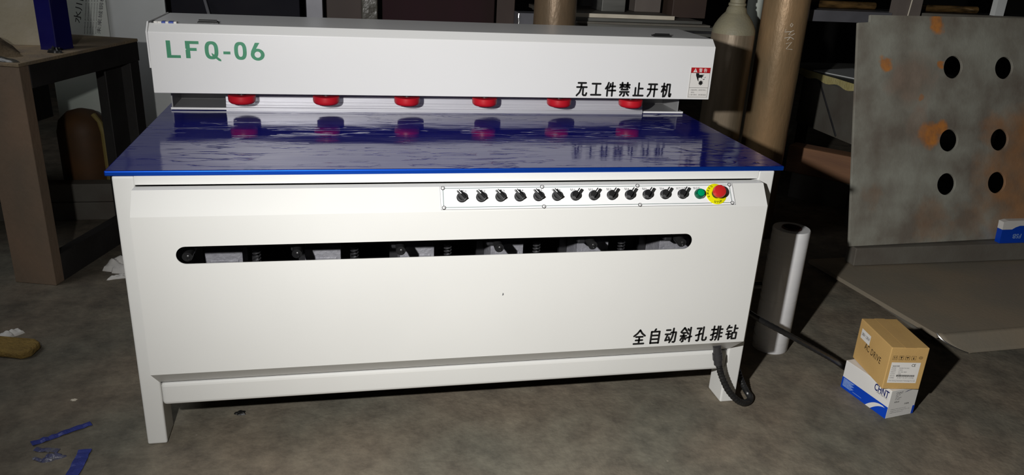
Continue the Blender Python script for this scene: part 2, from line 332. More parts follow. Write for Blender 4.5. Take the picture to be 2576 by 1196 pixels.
HZ = {
'wu': [[(1.5,11),(8.5,11)],[(.5,7.5),(9.5,7.5)],[(4.5,11),(4.3,6.5),(3,3),(.5,.5)],[(6.2,7.5),(6.2,1.5),(7,.7),(9,.7),(9.6,2.5)]],
'gong': [[(1.2,10.5),(8.8,10.5)],[(5,10.5),(5,1.3)],[(.5,1.2),(9.5,1.2)]],
'jian': [[(3,11.5),(2.2,9),(.5,6.5)],[(2.2,8.5),(2.2,.5)],[(4.8,10.5),(4.4,8.5),(3.7,7)],[(4.4,8.5),(9.3,8.5)],[(3.5,5),(9.8,5)],[(6.8,11.5),(6.8,.5)]],
'jin': [[(.5,10),(4.5,10)],[(2.5,11.7),(2.5,7.2)],[(2.4,9.5),(.6,7.5)],[(2.6,9.5),(4.3,8.2)],[(5.4,10),(9.6,10)],[(7.5,11.7),(7.5,7.2)],[(7.4,9.5),(5.7,8)],[(7.6,9.5),(9.6,7.5)],[(2,6),(8,6)],[(.8,4),(9.2,4)],[(5,4),(5,1),(4.2,.5)],[(2.6,2.8),(1,1)],[(7.2,2.8),(9,1)]],
'zhi': [[(5,11.5),(5,1)],[(5,7),(9,7)],[(2,7.5),(2,1)],[(.4,1),(9.6,1)]],
'kai': [[(1,10.8),(9,10.8)],[(.4,6.5),(9.6,6.5)],[(3.2,10.8),(3.2,5),(2.3,2.5),(.8,.6)],[(7,10.8),(7,.5)]],
'ji': [[(.4,9),(4.2,9)],[(2.4,11.6),(2.4,.4)],[(2.2,8),(.6,4.6)],[(2.6,7.6),(4.2,5.8)],[(5.4,10.8),(5.4,5.5),(5,2.8),(3.8,.6)],[(5.4,10.8),(8.2,10.8),(8.2,1.2),(8.6,.6),(9.3,.7),(9.7,2.6)]],
'quan': [[(5,11.6),(3,9),(.4,7)],[(5,11.6),(7,9),(9.6,7)],[(2.2,6.3),(7.8,6.3)],[(2.2,3.6),(7.8,3.6)],[(5,6.3),(5,.9)],[(.8,.8),(9.2,.8)]],
'zi': [[(5,11.8),(4,10)],[(1.6,9.8),(1.6,.6)],[(1.6,9.8),(8.4,9.8),(8.4,.6)],[(1.6,6.8),(8.4,6.8)],[(1.6,3.8),(8.4,3.8)],[(1.6,.8),(8.4,.8)]],
'dong': [[(1,10.5),(4.2,10.5)],[(.4,7.2),(4.8,7.2)],[(2.4,7.2),(.8,2.2),(4,2.8)],[(3.5,4.8),(4.8,1.8)],[(5.2,8.5),(9.4,8.5),(9.2,1.4),(8.6,.6),(7.4,.8)],[(7,11.6),(6.8,6),(6,3),(4.6,.5)]],
'xie': [[(3,11.6),(.4,8.3)],[(3,11.6),(5.2,9)],[(1.4,7.6),(4.4,7.6)],[(.4,5.2),(5.2,5.2)],[(2.9,7.6),(2.9,.8),(2,.5)],[(1.6,3.8),(.6,1.8)],[(4,3.8),(4.9,2.2)],[(6.2,10.6),(7.2,9.4)],[(5.8,7.8),(6.8,6.6)],[(5.8,3.4),(9.9,4.4)],[(8.5,11.6),(8.5,.4)]],
'kong': [[(.8,10.6),(4.6,10.6),(3,8.2)],[(3,8.2),(3,1.2),(2.2,.6),(1.2,.9)],[(.3,5),(5.2,6.2)],[(6.4,11.4),(6.4,1.6),(7,.8),(8.8,.8),(9.6,1.4),(9.7,3)]],
'pai': [[(.4,9),(3.8,9)],[(2.2,11.6),(2.2,1.2),(1.4,.5),(.6,.8)],[(.3,4.6),(3.9,6)],[(5.8,11.4),(5.8,5),(5.4,2),(4.6,.5)],[(7.6,11.4),(7.6,.4)],[(4.3,9),(5.8,9)],[(4.3,6),(5.8,6)],[(4.1,3),(5.6,3.2)],[(7.6,9),(9.9,9)],[(7.6,6),(9.9,6)],[(7.6,3),(9.9,3)]],
'zuan': [[(2,11.6),(.5,8.6)],[(1.6,10),(4.4,10)],[(1,7),(4.4,7)],[(.4,4.6),(4.8,4.6)],[(2.5,7),(2.5,1)],[(2.5,1),(4.6,2.6)],[(7.4,11.6),(7.4,5.6)],[(7.4,9),(9.9,9)],[(5.8,5.6),(9.4,5.6),(9.4,.8),(5.8,.8),(5.8,5.6)]],
}
def hanzi_line(mb, keys, x0, x1, z0, z1, T, m, r, cw=0.72, slant=0.0):
    n = len(keys); pitch = (x1 - x0) / (n - 1 + cw)
    for i, k in enumerate(keys):
        ox = x0 + pitch * i; w = pitch * cw
        L = [[(ox + p[0] / 10 * w + slant * p[1] / 12 * w, z0 + p[1] / 12 * (z1 - z0)) for p in st] for st in HZ[k]]
        strokes(mb, L, r, T, m)

def face_T(y):   # plane facing -y at depth y: local (u,v,w) -> (u, y-w, v)
    return Matrix(((1, 0, 0, 0), (0, 0, -1, y), (0, 1, 0, 0), (0, 0, 0, 1)))

# ------------------------------------------------------------ the setting
def struct(name, mb, m):
    o = obj(name, mb, None, m); o['kind'] = 'structure'; return o
struct('floor', MB().box(-7, 9, -6, 8, -0.1, 0), M['concrete'])
struct('wall_back', MB().box(-7.1, 9.1, 8, 8.2, 0, 4.6), M['wall'])
struct('wall_left', MB().box(-7.2, -7, -6, 8, 0, 4.6), M['wall'])
struct('wall_right', MB().box(9, 9.2, -6, 8, 0, 4.6), M['wall'])
struct('wall_front', MB().box(-7.1, 9.1, -6.2, -6, 0, 4.6), M['wall'])
struct('ceiling', MB().box(-7.1, 9.1, -6.1, 8.1, 4.6, 4.8), M['wall'])

# ------------------------------------------------------------ the drilling machine
mach = thing('drilling_machine', 'long white workshop drilling machine with glossy blue table and six red pads', 'machine')
W2 = 1.0; HF = 0.877; LW = 0.058
def leg(x0, x1, y0, y1, lean_foot=False):
    obj('leg', MB().box(x0, x1, y0, y1, 0, HF), mach, M['white'], bevel=0.006, seg=3)
leg(-W2, -W2 + LW, 0.0, 0.10); leg(W2 - LW, W2, 0.0, 0.10)
leg(-W2, -W2 + LW, 0.92, 1.0); leg(W2 - LW, W2, 0.92, 1.0)
obj('upper_rail', MB().box(-W2 + LW, W2 - LW, 0.0, 0.05, 0.8515, HF), mach, M['white'])
obj('lower_rail', MB().box(-W2 + LW, W2 - LW, 0.0005, 0.06, 0.138, 0.2165), mach, M['white'], bevel=0.012, seg=3)
obj('rear_rail', MB().box(-W2 + LW, W2 - LW, 0.94, 1.0, 0.138, 0.217), mach, M['white'])
for sx in (-1, 1):
    xa, xb = sorted((sx * (W2 - LW), sx * (W2 - 0.004)))
    obj('side_rail', MB().box(xa, xb, 0.10, 0.92, 0.138, 0.217), mach, M['white'])
    xa, xb = sorted((sx * (W2 - 0.012), sx * (W2 - 0.008)))
    obj('side_panel', MB().box(xa, xb, 0.10, 0.92, 0.2175, HF - 0.001), mach, M['white'])
obj('light_block_panel', MB().box(-W2 + LW, W2 - LW, 0.965, 0.97, 0.2175, HF - 0.001), mach, M['dark'])  # unseen panel, added so no light leaks through under the machine
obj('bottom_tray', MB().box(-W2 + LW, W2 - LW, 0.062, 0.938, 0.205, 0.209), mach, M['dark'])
# blue table
tt = MB(); tt.use(M['bluetop'])
x0, x1, y0, y1, z0, z1 = -1.016, 1.028, -0.004, 1.005, 0.8775, 0.893
tt.box(x0, x1, y0, y1, z0, z1)
for f in tt.bm.faces:
    if abs(f.calc_center_median().y - y0) < 1e-4: f.material_index = 1
tt.mats.append(M['blueedge'])
obj('tabletop', tt, mach, bevel=0.0035, seg=3)
# base plate, column and guide rail under the head
obj('base_plate', MB().box(-0.99, 1.012, 0.7925, 1.0, 0.8955, 0.903), mach, M['columnshade'])
obj('plate_edge', MB().box(-0.99, 1.012, 0.7895, 0.792, 0.8955, 0.9032), mach, M['white2'])
g = MB()
g.prism([(0.7795, 0.893), (0.7795, 0.9005), (0.7755, 0.9005), (0.7755, 0.9065), (0.781, 0.9085), (0.781, 0.915), (0.784, 0.916), (0.784, 0.9265), (0.787, 0.9275), (0.787, 0.944), (0.796, 0.950), (0.83, 0.950), (0.83, 0.9035), (0.7895, 0.9035), (0.7895, 0.893)], -0.797, 0.828, 'x')
obj('guide_rail', g, mach, M['alu'])
for xa, xb in ((-0.987, -0.983), (0.987, 0.991)):
    obj('column_side', MB().box(xa, xb, 0.795, 1.0, 0.903, 0.995), mach, M['columnshade'])
obj('column_back', MB().box(-0.983, 0.987, 0.955, 0.96, 0.903, 0.995), mach, M['columnshade'])
# head cover
HX0, HX1 = -1.011, 1.052
hc = MB(); hc.prism([(0.654, 0.981), (0.654, 1.187), (0.687, 1.213), (1.04, 1.213), (1.04, 0.981), (1.036, 0.981), (1.036, 1.0), (0.658, 1.0), (0.658, 0.981)], HX0, HX1, 'x')
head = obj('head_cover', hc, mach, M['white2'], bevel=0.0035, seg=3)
obj('end_cap', MB().prism([(0.656, 1.066), (0.652, 1.187), (0.686, 1.218), (1.03, 1.216), (1.03, 1.066)], HX0 - 0.006, HX0 - 0.0005, 'x'), head, M['white2'], bevel=0.001)
T = face_T(0.654)
gl = MB()
for ch, xa, xb in (('L', -.957, -.913), ('F', -.896, -.852), ('Q', -.834, -.783), ('-', -.774, -.751), ('0', -.738, -.697), ('6', -.684, -.638)):
    if ch == 'L': strokes(gl, [], .005, T, M['green']); gl.use(M['green']); gl.raw([(xa, 1.102, .0006), (xb, 1.102, .0006), (xb, 1.1115, .0006), (xa + .014, 1.1115, .0006), (xa + .014, 1.160, .0006), (xa, 1.160, .0006)], [(0, 1, 2, 3, 4, 5)], T)
    elif ch == 'F': gl.raw([(xa, 1.102, .0006), (xa + .0145, 1.102, .0006), (xa + .0145, 1.127, .0006), (xb - .008, 1.127, .0006), (xb - .008, 1.137, .0006), (xa + .0145, 1.137, .0006), (xa + .0145, 1.150, .0006), (xb, 1.150, .0006), (xb, 1.160, .0006), (xa, 1.160, .0006), (xa, 1.1345, .0006), (xa + .003, 1.132, .0006), (xa, 1.1295, .0006)], [tuple(range(13))], T)
    elif ch == '-': gl.box(xa, xb, 1.118, 1.1275, .0002, .0006, T)
    elif ch in '0Q':
        N = 40; cx = (xa + xb - (.007 if ch == 'Q' else 0)) / 2; hw = (xb - xa - (.007 if ch == 'Q' else 0)) / 2
        zc, hh = 1.1305, .0305
        def se(t, a, b, p=2.6):
            c, s_ = math.cos(t), math.sin(t); return (cx + a * math.copysign(abs(c) ** (2 / p), c), zc + b * math.copysign(abs(s_) ** (2 / p), s_), .0006)
        o_ = [se(2 * PI * k / N, hw, hh) for k in range(N)]; i_ = [se(2 * PI * k / N, hw - .0125, hh - .0105) for k in range(N)]
        gl.raw(o_ + i_, [(k, (k + 1) % N, N + (k + 1) % N, N + k) for k in range(N)], T)
        if ch == 'Q': gl.raw([(cx - .001, 1.122, .0009), (cx + .009, 1.115, .0009), (xb, 1.0995, .0009), (xb, 1.0935, .0009), (xb - .008, 1.0955, .0009), (cx + .001, 1.112, .0009)], [tuple(range(6))], T)
    else:
        cx, cz, R_ = (xa + xb) / 2, 1.119, (xb - xa) / 2
        N = 36
        o_ = [(cx + R_ * math.cos(2 * PI * k / N), cz + .0205 * math.sin(2 * PI * k / N), .0006) for k in range(N)]
        i_ = [(cx + (R_ - .0125) * math.cos(2 * PI * k / N), cz + .0105 * math.sin(2 * PI * k / N), .0006) for k in range(N)]
        gl.raw(o_ + i_, [(k, (k + 1) % N, N + (k + 1) % N, N + k) for k in range(N)], T)
        gl.raw([(xa + .0005, 1.122, .0009), (xa + .002, 1.131, .0009), (xa + .016, 1.1595, .0009), (xa + .031, 1.1595, .0009), (xa + .016, 1.135, .0009), (xa + .0125, 1.122, .0009)], [tuple(range(6))], T)
obj('lettering', gl, head, label='green stencilled LFQ-06')
hz = MB(); hanzi_line(hz, ['wu', 'gong', 'jian', 'jin', 'zhi', 'kai', 'ji'], .501, .889, .989, 1.044, T, M['blackprint'], .0037, 0.74)
obj('lettering', hz, head, label='black Chinese lettering on the lower right of the head cover')
# warning sticker
ws = MB(); sx0, sx1, sz0, sz1 = .962, 1.043, .990, 1.1065
ws.use(M['paper']); ws.box(sx0 - .003, sx1 + .002, sz0 - .004, sz1 + .003, 0.0001, .0006, T)
ws.use(M['redprint']); ws.box(sx0, sx1, 1.086, sz1, .0003, .0009, T)
ws.use(M['blackprint'])
for (a, b, c_, d) in ((sx0, sx1, sz0, sz0 + .0008), (sx0, sx1, 1.0275, 1.0285), (sx0, sx0 + .0008, sz0, sz1), (sx1 - .0008, sx1, sz0, sz1), (sx0, sx1, 1.0855, 1.0865)):
    ws.box(a, b, c_, d, .0003, .0010, T)
ws.use(M['paper']); ws.raw([(.971, 1.0885, .0012), (.988, 1.0885, .0012), (.9795, 1.1045, .0012)], [(0, 1, 2)], T)
ws.use(M['blackprint']); ws.box(.9788, .9802, 1.0925, 1.1, .0013, .0014, T); ws.box(.9788, .9802, 1.0902, 1.0916, .0013, .0014, T)
font_mesh('警', (.995, 1.009, 1.0885, 1.1040), M['paper'], ws, T, .0012, 0.01)
font_mesh('告', (1.015, 1.029, 1.0885, 1.1040), M['paper'], ws, T, .0012, 0.01)
ws.use(M['blackprint'])
def q(px, py): return (sx0 - .0015 + (px - 430) / 600 * .0835, 1.085 - (py - 305) / 410 * .0565, .0011)
ws.raw([q(*p) for p in [(600, 305), (690, 305), (700, 350), (860, 345), (800, 385), (840, 400), (790, 420), (800, 460), (760, 430), (690, 440), (700, 530), (685, 535), (650, 470), (605, 370)]], [tuple(range(14))], T)
ws.raw([q(*p) for p in [(870, 425), (915, 400), (890, 430), (865, 440)]], [(0, 1, 2, 3)], T)
ws.raw([q(*p) for p in [(820, 480), (880, 462), (870, 490), (830, 492)]], [(0, 1, 2, 3)], T)
star = []
for k in range(18):
    rr_ = 82 if k % 2 == 0 else 48; a = 2 * PI * k / 18 + .2; star.append(q(775 + rr_ * math.cos(a), 580 + rr_ * math.sin(a)))
ws.raw(star, [tuple(range(18))], T)
font_mesh('1. 机器运转时，请勿将手伸入。', (sx0 + .005, sx1 - .006, 1.016, 1.0215), M['greyprint'], ws, T, .0011)
font_mesh('危险。', (sx0 + .010, sx0 + .026, 1.0065, 1.012), M['greyprint'], ws, T, .0011)
font_mesh('2. 换刀具时，请切断电源。', (sx0 + .004, sx1 - .004, .997, 1.0025), M['greyprint'], ws, T, .0011)
obj('warning_sticker', ws, head, label='red and white warning sticker with hand symbol')
# latches and torn stickers on the top seam
for lx in (-0.826, 0.852):
    lt = MB(); lt.box(lx - .034, lx + .034, .712, .748, 1.213, 1.2175); lt.tube([(lx - .030, .722, 1.2205), (lx + .03, .722, 1.2205)], .0045, 10)
    for k in range(5): lt.box(lx - .028 + k * .0125, lx - .020 + k * .0125, .726, .744, 1.2175, 1.2195)
    obj('hinge', lt, head, M['blackprint'])
tp = MB(); xs = HX0 + .008
for i, (w_, mm) in enumerate(((.008, 'blackprint'), (.012, 'paper'), (.013, 'paper'), (.012, 'tapeblue'), (.010, 'paper'), (.016, 'tapeblue'), (.010, 'paper'))):
    tp.use(M[mm]); tp.box(xs, xs + w_ * .93, .686, .712, 1.2131, 1.2185); xs += w_
obj('tape_strip', tp, head, label='torn blue and white striped tape')
# pads
for i in range(6):
    px = -0.732 + 0.2966 * i
    pd = MB().lathe([(.028, -.0168), (.040, -.0145), (.0462, -.009), (.048, -.002), (.048, .013), (.046, .0148), (.02, .015)], 40, Matrix.Translation((px, .722, .951)))
    po = obj('pressure_pad', pd, mach, M['redpad'], smooth=True)
    sh = MB().lathe([(.014, .9655), (.014, 1.0005)], 20, Matrix.Translation((px, .722, 0))); obj('shaft', sh, po, M['steel'], smooth=True)
# front cover with the stadium slot
fc = MB(); CX = 0.9435; CY = -0.083; SB, ST = 0.296, 0.785
zc = .6705; r_ = .0262; xa, xb = -.838 + r_, .701 - r_
slot = [(xb + r_ * math.cos(a), zc + r_ * math.sin(a)) for a in [(-PI / 2 + PI * k / 14) for k in range(15)]] + [(xa + r_ * math.cos(a), zc + r_ * math.sin(a)) for a in [(PI / 2 + PI * k / 14) for k in range(15)]]
fc.prism([(-CX, SB), (CX, SB), (CX, ST), (-CX, ST)], CY, CY + .003, 'y', holes=[slot])
t_ = .003
fc.prism([(CY, ST), (-.035, .847), (0, .847), (0, .844), (-.033, .844), (CY + t_, ST - .001)], -CX, CX, 'x')
fc.prism([(CY, SB), (CY + t_, SB + .001), (0, .227), (0, .223)], -CX, CX, 'x')
endp = [(CY + t_, SB + .001), (CY + t_, ST - .001), (-.034, .8435), (-.0005, .8435), (-.0005, .2275)]
fc.prism(endp, -CX, -CX + t_, 'x'); fc.prism(endp, CX - t_, CX, 'x')
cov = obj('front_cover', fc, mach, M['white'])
T = face_T(CY)
hz = MB(); hanzi_line(hz, ['quan', 'zi', 'dong', 'xie', 'kong', 'pai', 'zuan'], .541, .912, .3065, .362, T, M['blackprint'], .0034, 0.74, 0.03)
obj('lettering', hz, cov, label='black Chinese lettering low on the front cover')
nk = MB(); nk.raw([(.093, .507, .0004), (.0965, .508, .0004), (.0975, .512, .0004), (.0945, .517, .0004), (.0935, .512, .0004)], [(0, 1, 2, 3, 4)], T)
obj('paint_nick', nk, cov, M['greyprint'])
# works behind the slot
for i in range(6):
    mx = -0.742 + 0.2966 * i
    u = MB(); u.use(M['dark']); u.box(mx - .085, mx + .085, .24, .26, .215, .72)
    un = obj('drill_unit', u, mach, label='dark drill unit behind the slot')
    mt = MB(); mt.box(mx - .058, mx + .052, .12, .2395, .33, .597)
    for k in range(3): mt.box(mx - .044, mx + .040, .117, .1205, .40 + k * .06, .45 + k * .06)
    obj('motor', mt, un, M['motor'], bevel=.003)
    arm = MB(); arm.box(mx - .092, mx - .064, .012, .2395, .634, .662)
    obj('arm', arm, un, M['dark'], bevel=.006)
    kb = MB(); bx = mx - .078 + (.006 * i)
    kb.tube([(bx, .011, .648), (bx, -.03, .644)], .0145, 16); kb.use(M['chrome']); kb.lathe([(.004, 0), (.006, .002), (.003, .004)], 12, Matrix.Translation((bx + .002, -.03, .645)) @ Matrix.Rotation(PI / 2, 4, 'X'))
    kb.lathe([(.003, 0), (.004, .001), (.002, .003)], 12, Matrix.Translation((bx + .004, -.03, .636)) @ Matrix.Rotation(PI / 2, 4, 'X'))
    kb.mats.insert(0, M['black']); 
    for f in kb.bm.faces: pass
    obj('knob', kb, un, smooth=True)
    sp = []
    for k in range(120): a = 2 * PI * k / 12; sp.append((mx + .095 + .011 * math.cos(a), .11 + .011 * math.sin(a), .50 + .011 * k / 12 * 1.0))
    obj('spring', MB().tube(sp, .0026, 6), un, M['steel'], smooth=True)

# control panel on the sloping facet
uv_ = Vector((0, .048, .062)).normalized(); nv = Vector((0, -.062, .048)).normalized()
PT = Matrix.Translation((0, -.0575, .8185)) @ Matrix(((1, 0, 0, 0), (0, uv_.y, nv.y, 0), (0, uv_.z, nv.z, 0), (0, 0, 0, 1)))
pb = MB(); pb.box(-.1015, .8315, -.0365, .0355, .0002, .0022, PT)
pan = obj('control_panel', pb, mach, M['panelwhite'])
ln = MB(); X0, X1, V0, V1 = -.094, .822, -.0305, .0305
for a, b, c_, d in ((X0, X1, V0, V0 + .0014), (X0, X1, V1 - .0014, V1), (X0, X0 + .0014, V0, V1), (X1 - .0014, X1, V0, V1)): ln.box(a, b, c_, d, .0022, .0026, PT)
obj('border_line', ln, pan, M['greenline'])
ol = MB()
for a, b, c_, d in ((-.1017, .8317, -.0368, -.0362), (-.1017, .8317, .0352, .0358), (-.1018, -.1012, -.0365, .0355), (.8312, .8318, -.0365, .0355)): ol.box(a, b, c_, d, .0002, .0024, PT)
obj('panel_rim', ol, pan, M['grey'])
for sx_, sv in ((X0 + .001, V0), (X0 + .001, V1), (.208, V0 - .0015), (.208, V1 + .0005), (.513, V0 - .0015), (.513, V1 + .0005), (X1, V0), (X1, V1)):
    sw_ = MB(); sw_.use(M['black']); sw_.lathe([(.0063, .0022), (.0061, .0034)], 18, PT @ Matrix.Translation((sx_, sv, 0))); sw_.use(M['screwhead']); sw_.lathe([(.0048, .0034), (.0044, .0052), (.0025, .0062)], 16, PT @ Matrix.Translation((sx_, sv, 0))); obj('screw', sw_, pan, smooth=True)
for i in range(13):
    kx = -.039 + i * .05795; ang = math.radians(128 if i < 6 else 52)
    Tk = PT @ Matrix.Translation((kx, 0.0, 0))
    k_ = MB(); k_.use(M['black']); k_.lathe([(.0155, .0022), (.0155, .006), (.0135, .0075), (.0135, .016), (.0125, .0175)], 28, Tk)
    R = Tk @ Matrix.Rotation(ang, 4, 'Z')
    k_.box(-.0135, .0195, -.0042, .0042, .0174, .026, R)
    k_.use(M['panelwhite']); k_.box(.006, .0196, -.0012, .0012, .0260, .0264, R)
    so = obj('selector_switch', k_, pan, bevel=.0008)
lb = MB(); ls = ['夹1', '夹2', '夹3', '夹4', '夹5', '夹6', '钻1', '钻2', '钻3', '钻4', '钻5', '钻6']
for i, s_ in enumerate(ls):
    kx = -.039 + i * .05795
    if i < 6: font_mesh('电机' + str(i + 1), (kx - .013, kx + .014, .0165, .0245), M['blackprint'], lb, PT, .0026)
    else: font_mesh(s_, (kx - .014, kx + .001, .0165, .0245), M['blackprint'], lb, PT, .0026)
font_mesh('对刀工作', (.639, .672, .0165, .0240), M['blackprint'], lb, PT, .0026)
font_mesh('指示灯', (.697, .720, .0165, .0240), M['blackprint'], lb, PT, .0026)
obj('lettering', lb, pan, kind='stuff')
Tg = PT @ Matrix.Translation((.714, 0, 0))
gm = MB(); gm.use(M['greenring']); gm.lathe([(.0165, .0022), (.0165, .010), (.0145, .0135), (.0135, .017)], 32, Tg); gm.use(M['greenlamp']); gm.lathe([(.0112, .0171), (.0108, .0192), (.006, .0198)], 32, Tg)
obj('indicator_lamp', gm, pan, smooth=True, label='round green indicator lamp')
Te = PT @ Matrix.Translation((.771, -.0005, 0))
em = MB(); em.use(M['yellow']); em.lathe([(.0345, .0024), (.0345, .0034), (.033, .004)], 40, Te); em.use(M['black']); em.lathe([(.015, .004), (.013, .022)], 24, Te)
em.use(M['red']); em.lathe([(.0195, .020), (.0205, .024), (.0200, .032), (.0185, .0355), (.010, .037)], 40, Te)
for ch, deg in zip('EMERG', (196, 176, 156, 136, 116)):
    a = math.radians(deg); TT = Te @ Matrix.Translation((.0285 * math.cos(a), .0285 * math.sin(a), 0)) @ Matrix.Rotation(a - PI / 2, 4, 'Z')
    font_mesh(ch, (-.0028, .0028, -.0035, .0035), M['blackprint'], em, TT, .0044, .015)
for ch, deg in zip('STOP', (252, 267, 282, 297)):
    a = math.radians(deg); TT = Te @ Matrix.Translation((.0275 * math.cos(a), .0275 * math.sin(a), 0)) @ Matrix.Rotation(a + PI / 2, 4, 'Z')
    font_mesh(ch, (-.0028, .0028, -.0035, .0035), M['blackprint'], em, TT, .0044, .015)
obj('emergency_stop', em, pan, smooth=True, label='red mushroom button on a yellow disc')

# conduit out of the cover, looping down to the floor
cd_ = MB().lathe([(.014, .0), (.014, -.03), (.017, -.031), (.017, -.055), (.014, -.056), (.014, -.075)], 18, Matrix.Translation((.868, -.045, .262)) @ Matrix.Rotation(math.radians(-12), 4, 'Y'))
gl_ = obj('cable_gland', cd_, mach, M['steel'], smooth=True)
def bez(ps, n):
    out = []
    for k in range(len(ps) - 1):
        p0 = Vector(ps[max(k - 1, 0)]); p1 = Vector(ps[k]); p2 = Vector(ps[k + 1]); p3 = Vector(ps[min(k + 2, len(ps) - 1)])
        for i in range(n):
            t = i / n; out.append(0.5 * ((2 * p1) + (-p0 + p2) * t + (2 * p0 - 5 * p1 + 4 * p2 - p3) * t * t + (-p0 + 3 * p1 - 3 * p2 + p3) * t ** 3))
    out.append(Vector(ps[-1])); return out
cpts = bez([(.883, -.046, .20), (.900, -.048, .150), (.935, -.055, .085), (.985, -.055, .035), (1.035, -.030, .0135), (1.060, -.002, .0135), (1.060, .03, .02), (1.046, .06, .055), (1.028, .09, .11), (.998, .115, .16)], 11)
obj('conduit', MB().tube(cpts, .012, 12, rs=[.0122 if k % 2 else .0104 for k in range(len(cpts))]), mach, M['cable'], smooth=False)
sv = MB(); sv.box(1.0, 1.03, .055, .105, .40, .45); sv.use(M['steel']); sv.tube([(1.03, .08, .43), (1.07, .08, .43)], .014, 12); sv.tube([(1.02, .08, .40), (1.02, .085, .364)], .012, 10); sv.mats.insert(0, M['black'])
obj('air_valve', sv, mach, M['black'])

# power cable from the machine's side down to the boxes (separate thing)
kp = bez([(1.0225, .087, .347), (1.041, .05, .325), (1.24, .045, .215), (1.415, .05, .115), (1.50, .088, .055), (1.58, .108, .0125), (1.635, .112, .0115)], 20)
tag(obj('power_cable', MB().tube(kp, .0105, 12, rs=[.0112 if k % 2 else .0100 for k in range(len(kp))]), None, M['cable'], smooth=True), 'thick black cable sloping from the machine side to the small boxes', 'cable')

# ------------------------------------------------------------ boxes on the floor
lb_ = thing('cardboard_box', 'white and blue printed box on the floor, under the brown carton', 'box', (1.4985, -.177, 0), (0, 0, math.radians(8.5)))
BW, BD, BH = .128, .225, .115
obj('carton_body', MB().use(M['boxwhite']).box(0, BW, 0, BD, 0, BH), lb_, bevel=.0015)
LTm = Matrix(((0, 0, -1, 0), (-1, 0, 0, BD), (0, 1, 0, 0), (0, 0, 0, 1)))   # left face: u runs from back to front
bp_ = MB(); bp_.use(M['boxblue']); bp_.raw([(0, 0, .0004), (BD, 0, .0004), (BD, .047, .0004), (0, .047, .0004)], [(0, 1, 2, 3)], LTm)
bp_.use(M['boxwhite']); sw = [(.128 + .075 * t, .0 + .041 * (1 - (1 - t) ** 2.2), .0008) for t in [k / 12 for k in range(13)]] + [(.152 + .062 * (1 - t), .041 * (1 - t ** 1.8) * .93, .0008) for t in [k / 12 for k in range(13)]]
bp_.raw(sw, [tuple(range(len(sw)))], LTm)
bp_.use(M['palebluep'])
for k in range(9): bp_.box(.008, .062 - (k % 3) * .006, .041 - k * .0037, .0432 - k * .0037, .0004, .0008, LTm)
bp_.box(.06, .105, .0115, .0128, .0004, .0008, LTm)
obj('blue_print', bp_, lb_, label='blue lower band with white swoosh')
tx = MB(); font_mesh('CHNT', (.150, .217, .078, .106), M['navyprint'], tx, LTm, .0008, .02); font_mesh('CHINT ELECTRIC', (.162, .214, .073, .079), M['greyprint'], tx, LTm, .0008)
FT = face_T(0.0)
font_mesh('CHNT', (.024, .055, .098, .106), M['greyprint'], tx, FT, .0006); tx.use(M['navyprint']); tx.raw([(.060, .100, .0006), (.075, .106, .0006), (.098, .1075, .0006), (.076, .1035, .0006)], [(0, 1, 2, 3)], FT)
for k, w_ in enumerate((.02, .012, .028, .022)): font_mesh('AC 220V 50Hz'[:6 + k], (.024, .024 + w_, .092 - k * .006, .0955 - k * .006), M['greyprint'], tx, FT, .0006)
font_mesh('NXB-63', (.024, .046, .062, .068), M['blackprint'], tx, FT, .0006); font_mesh('10A', (.075, .096, .048, .055), M['blackprint'], tx, FT, .0006)
for k, w_ in enumerate((.07, .09, .06)): font_mesh('ZHEJIANG ELECTRICS CO LTD', (.015, .015 + w_, .033 - k * .007, .036 - k * .007), M['greyprint'], tx, FT, .0006)
tx.use(M['boxblue']); tx.box(BW - .010, BW, 0.002, .036, .0002, .0008, FT)
tx.use(M['inkbrown']); tx.box(.072, .118, .0002, .0006, .1140, .1141, Matrix.Identity(4))
obj('lettering', tx, lb_, kind='stuff')
fl = MB(); fl.prism([(0, .05), (0.0, .175), (.004, .165), (.012, .075)], BH, BH + .0012, 'z'); obj('flap_tab', fl, lb_, M['boxwhite'])

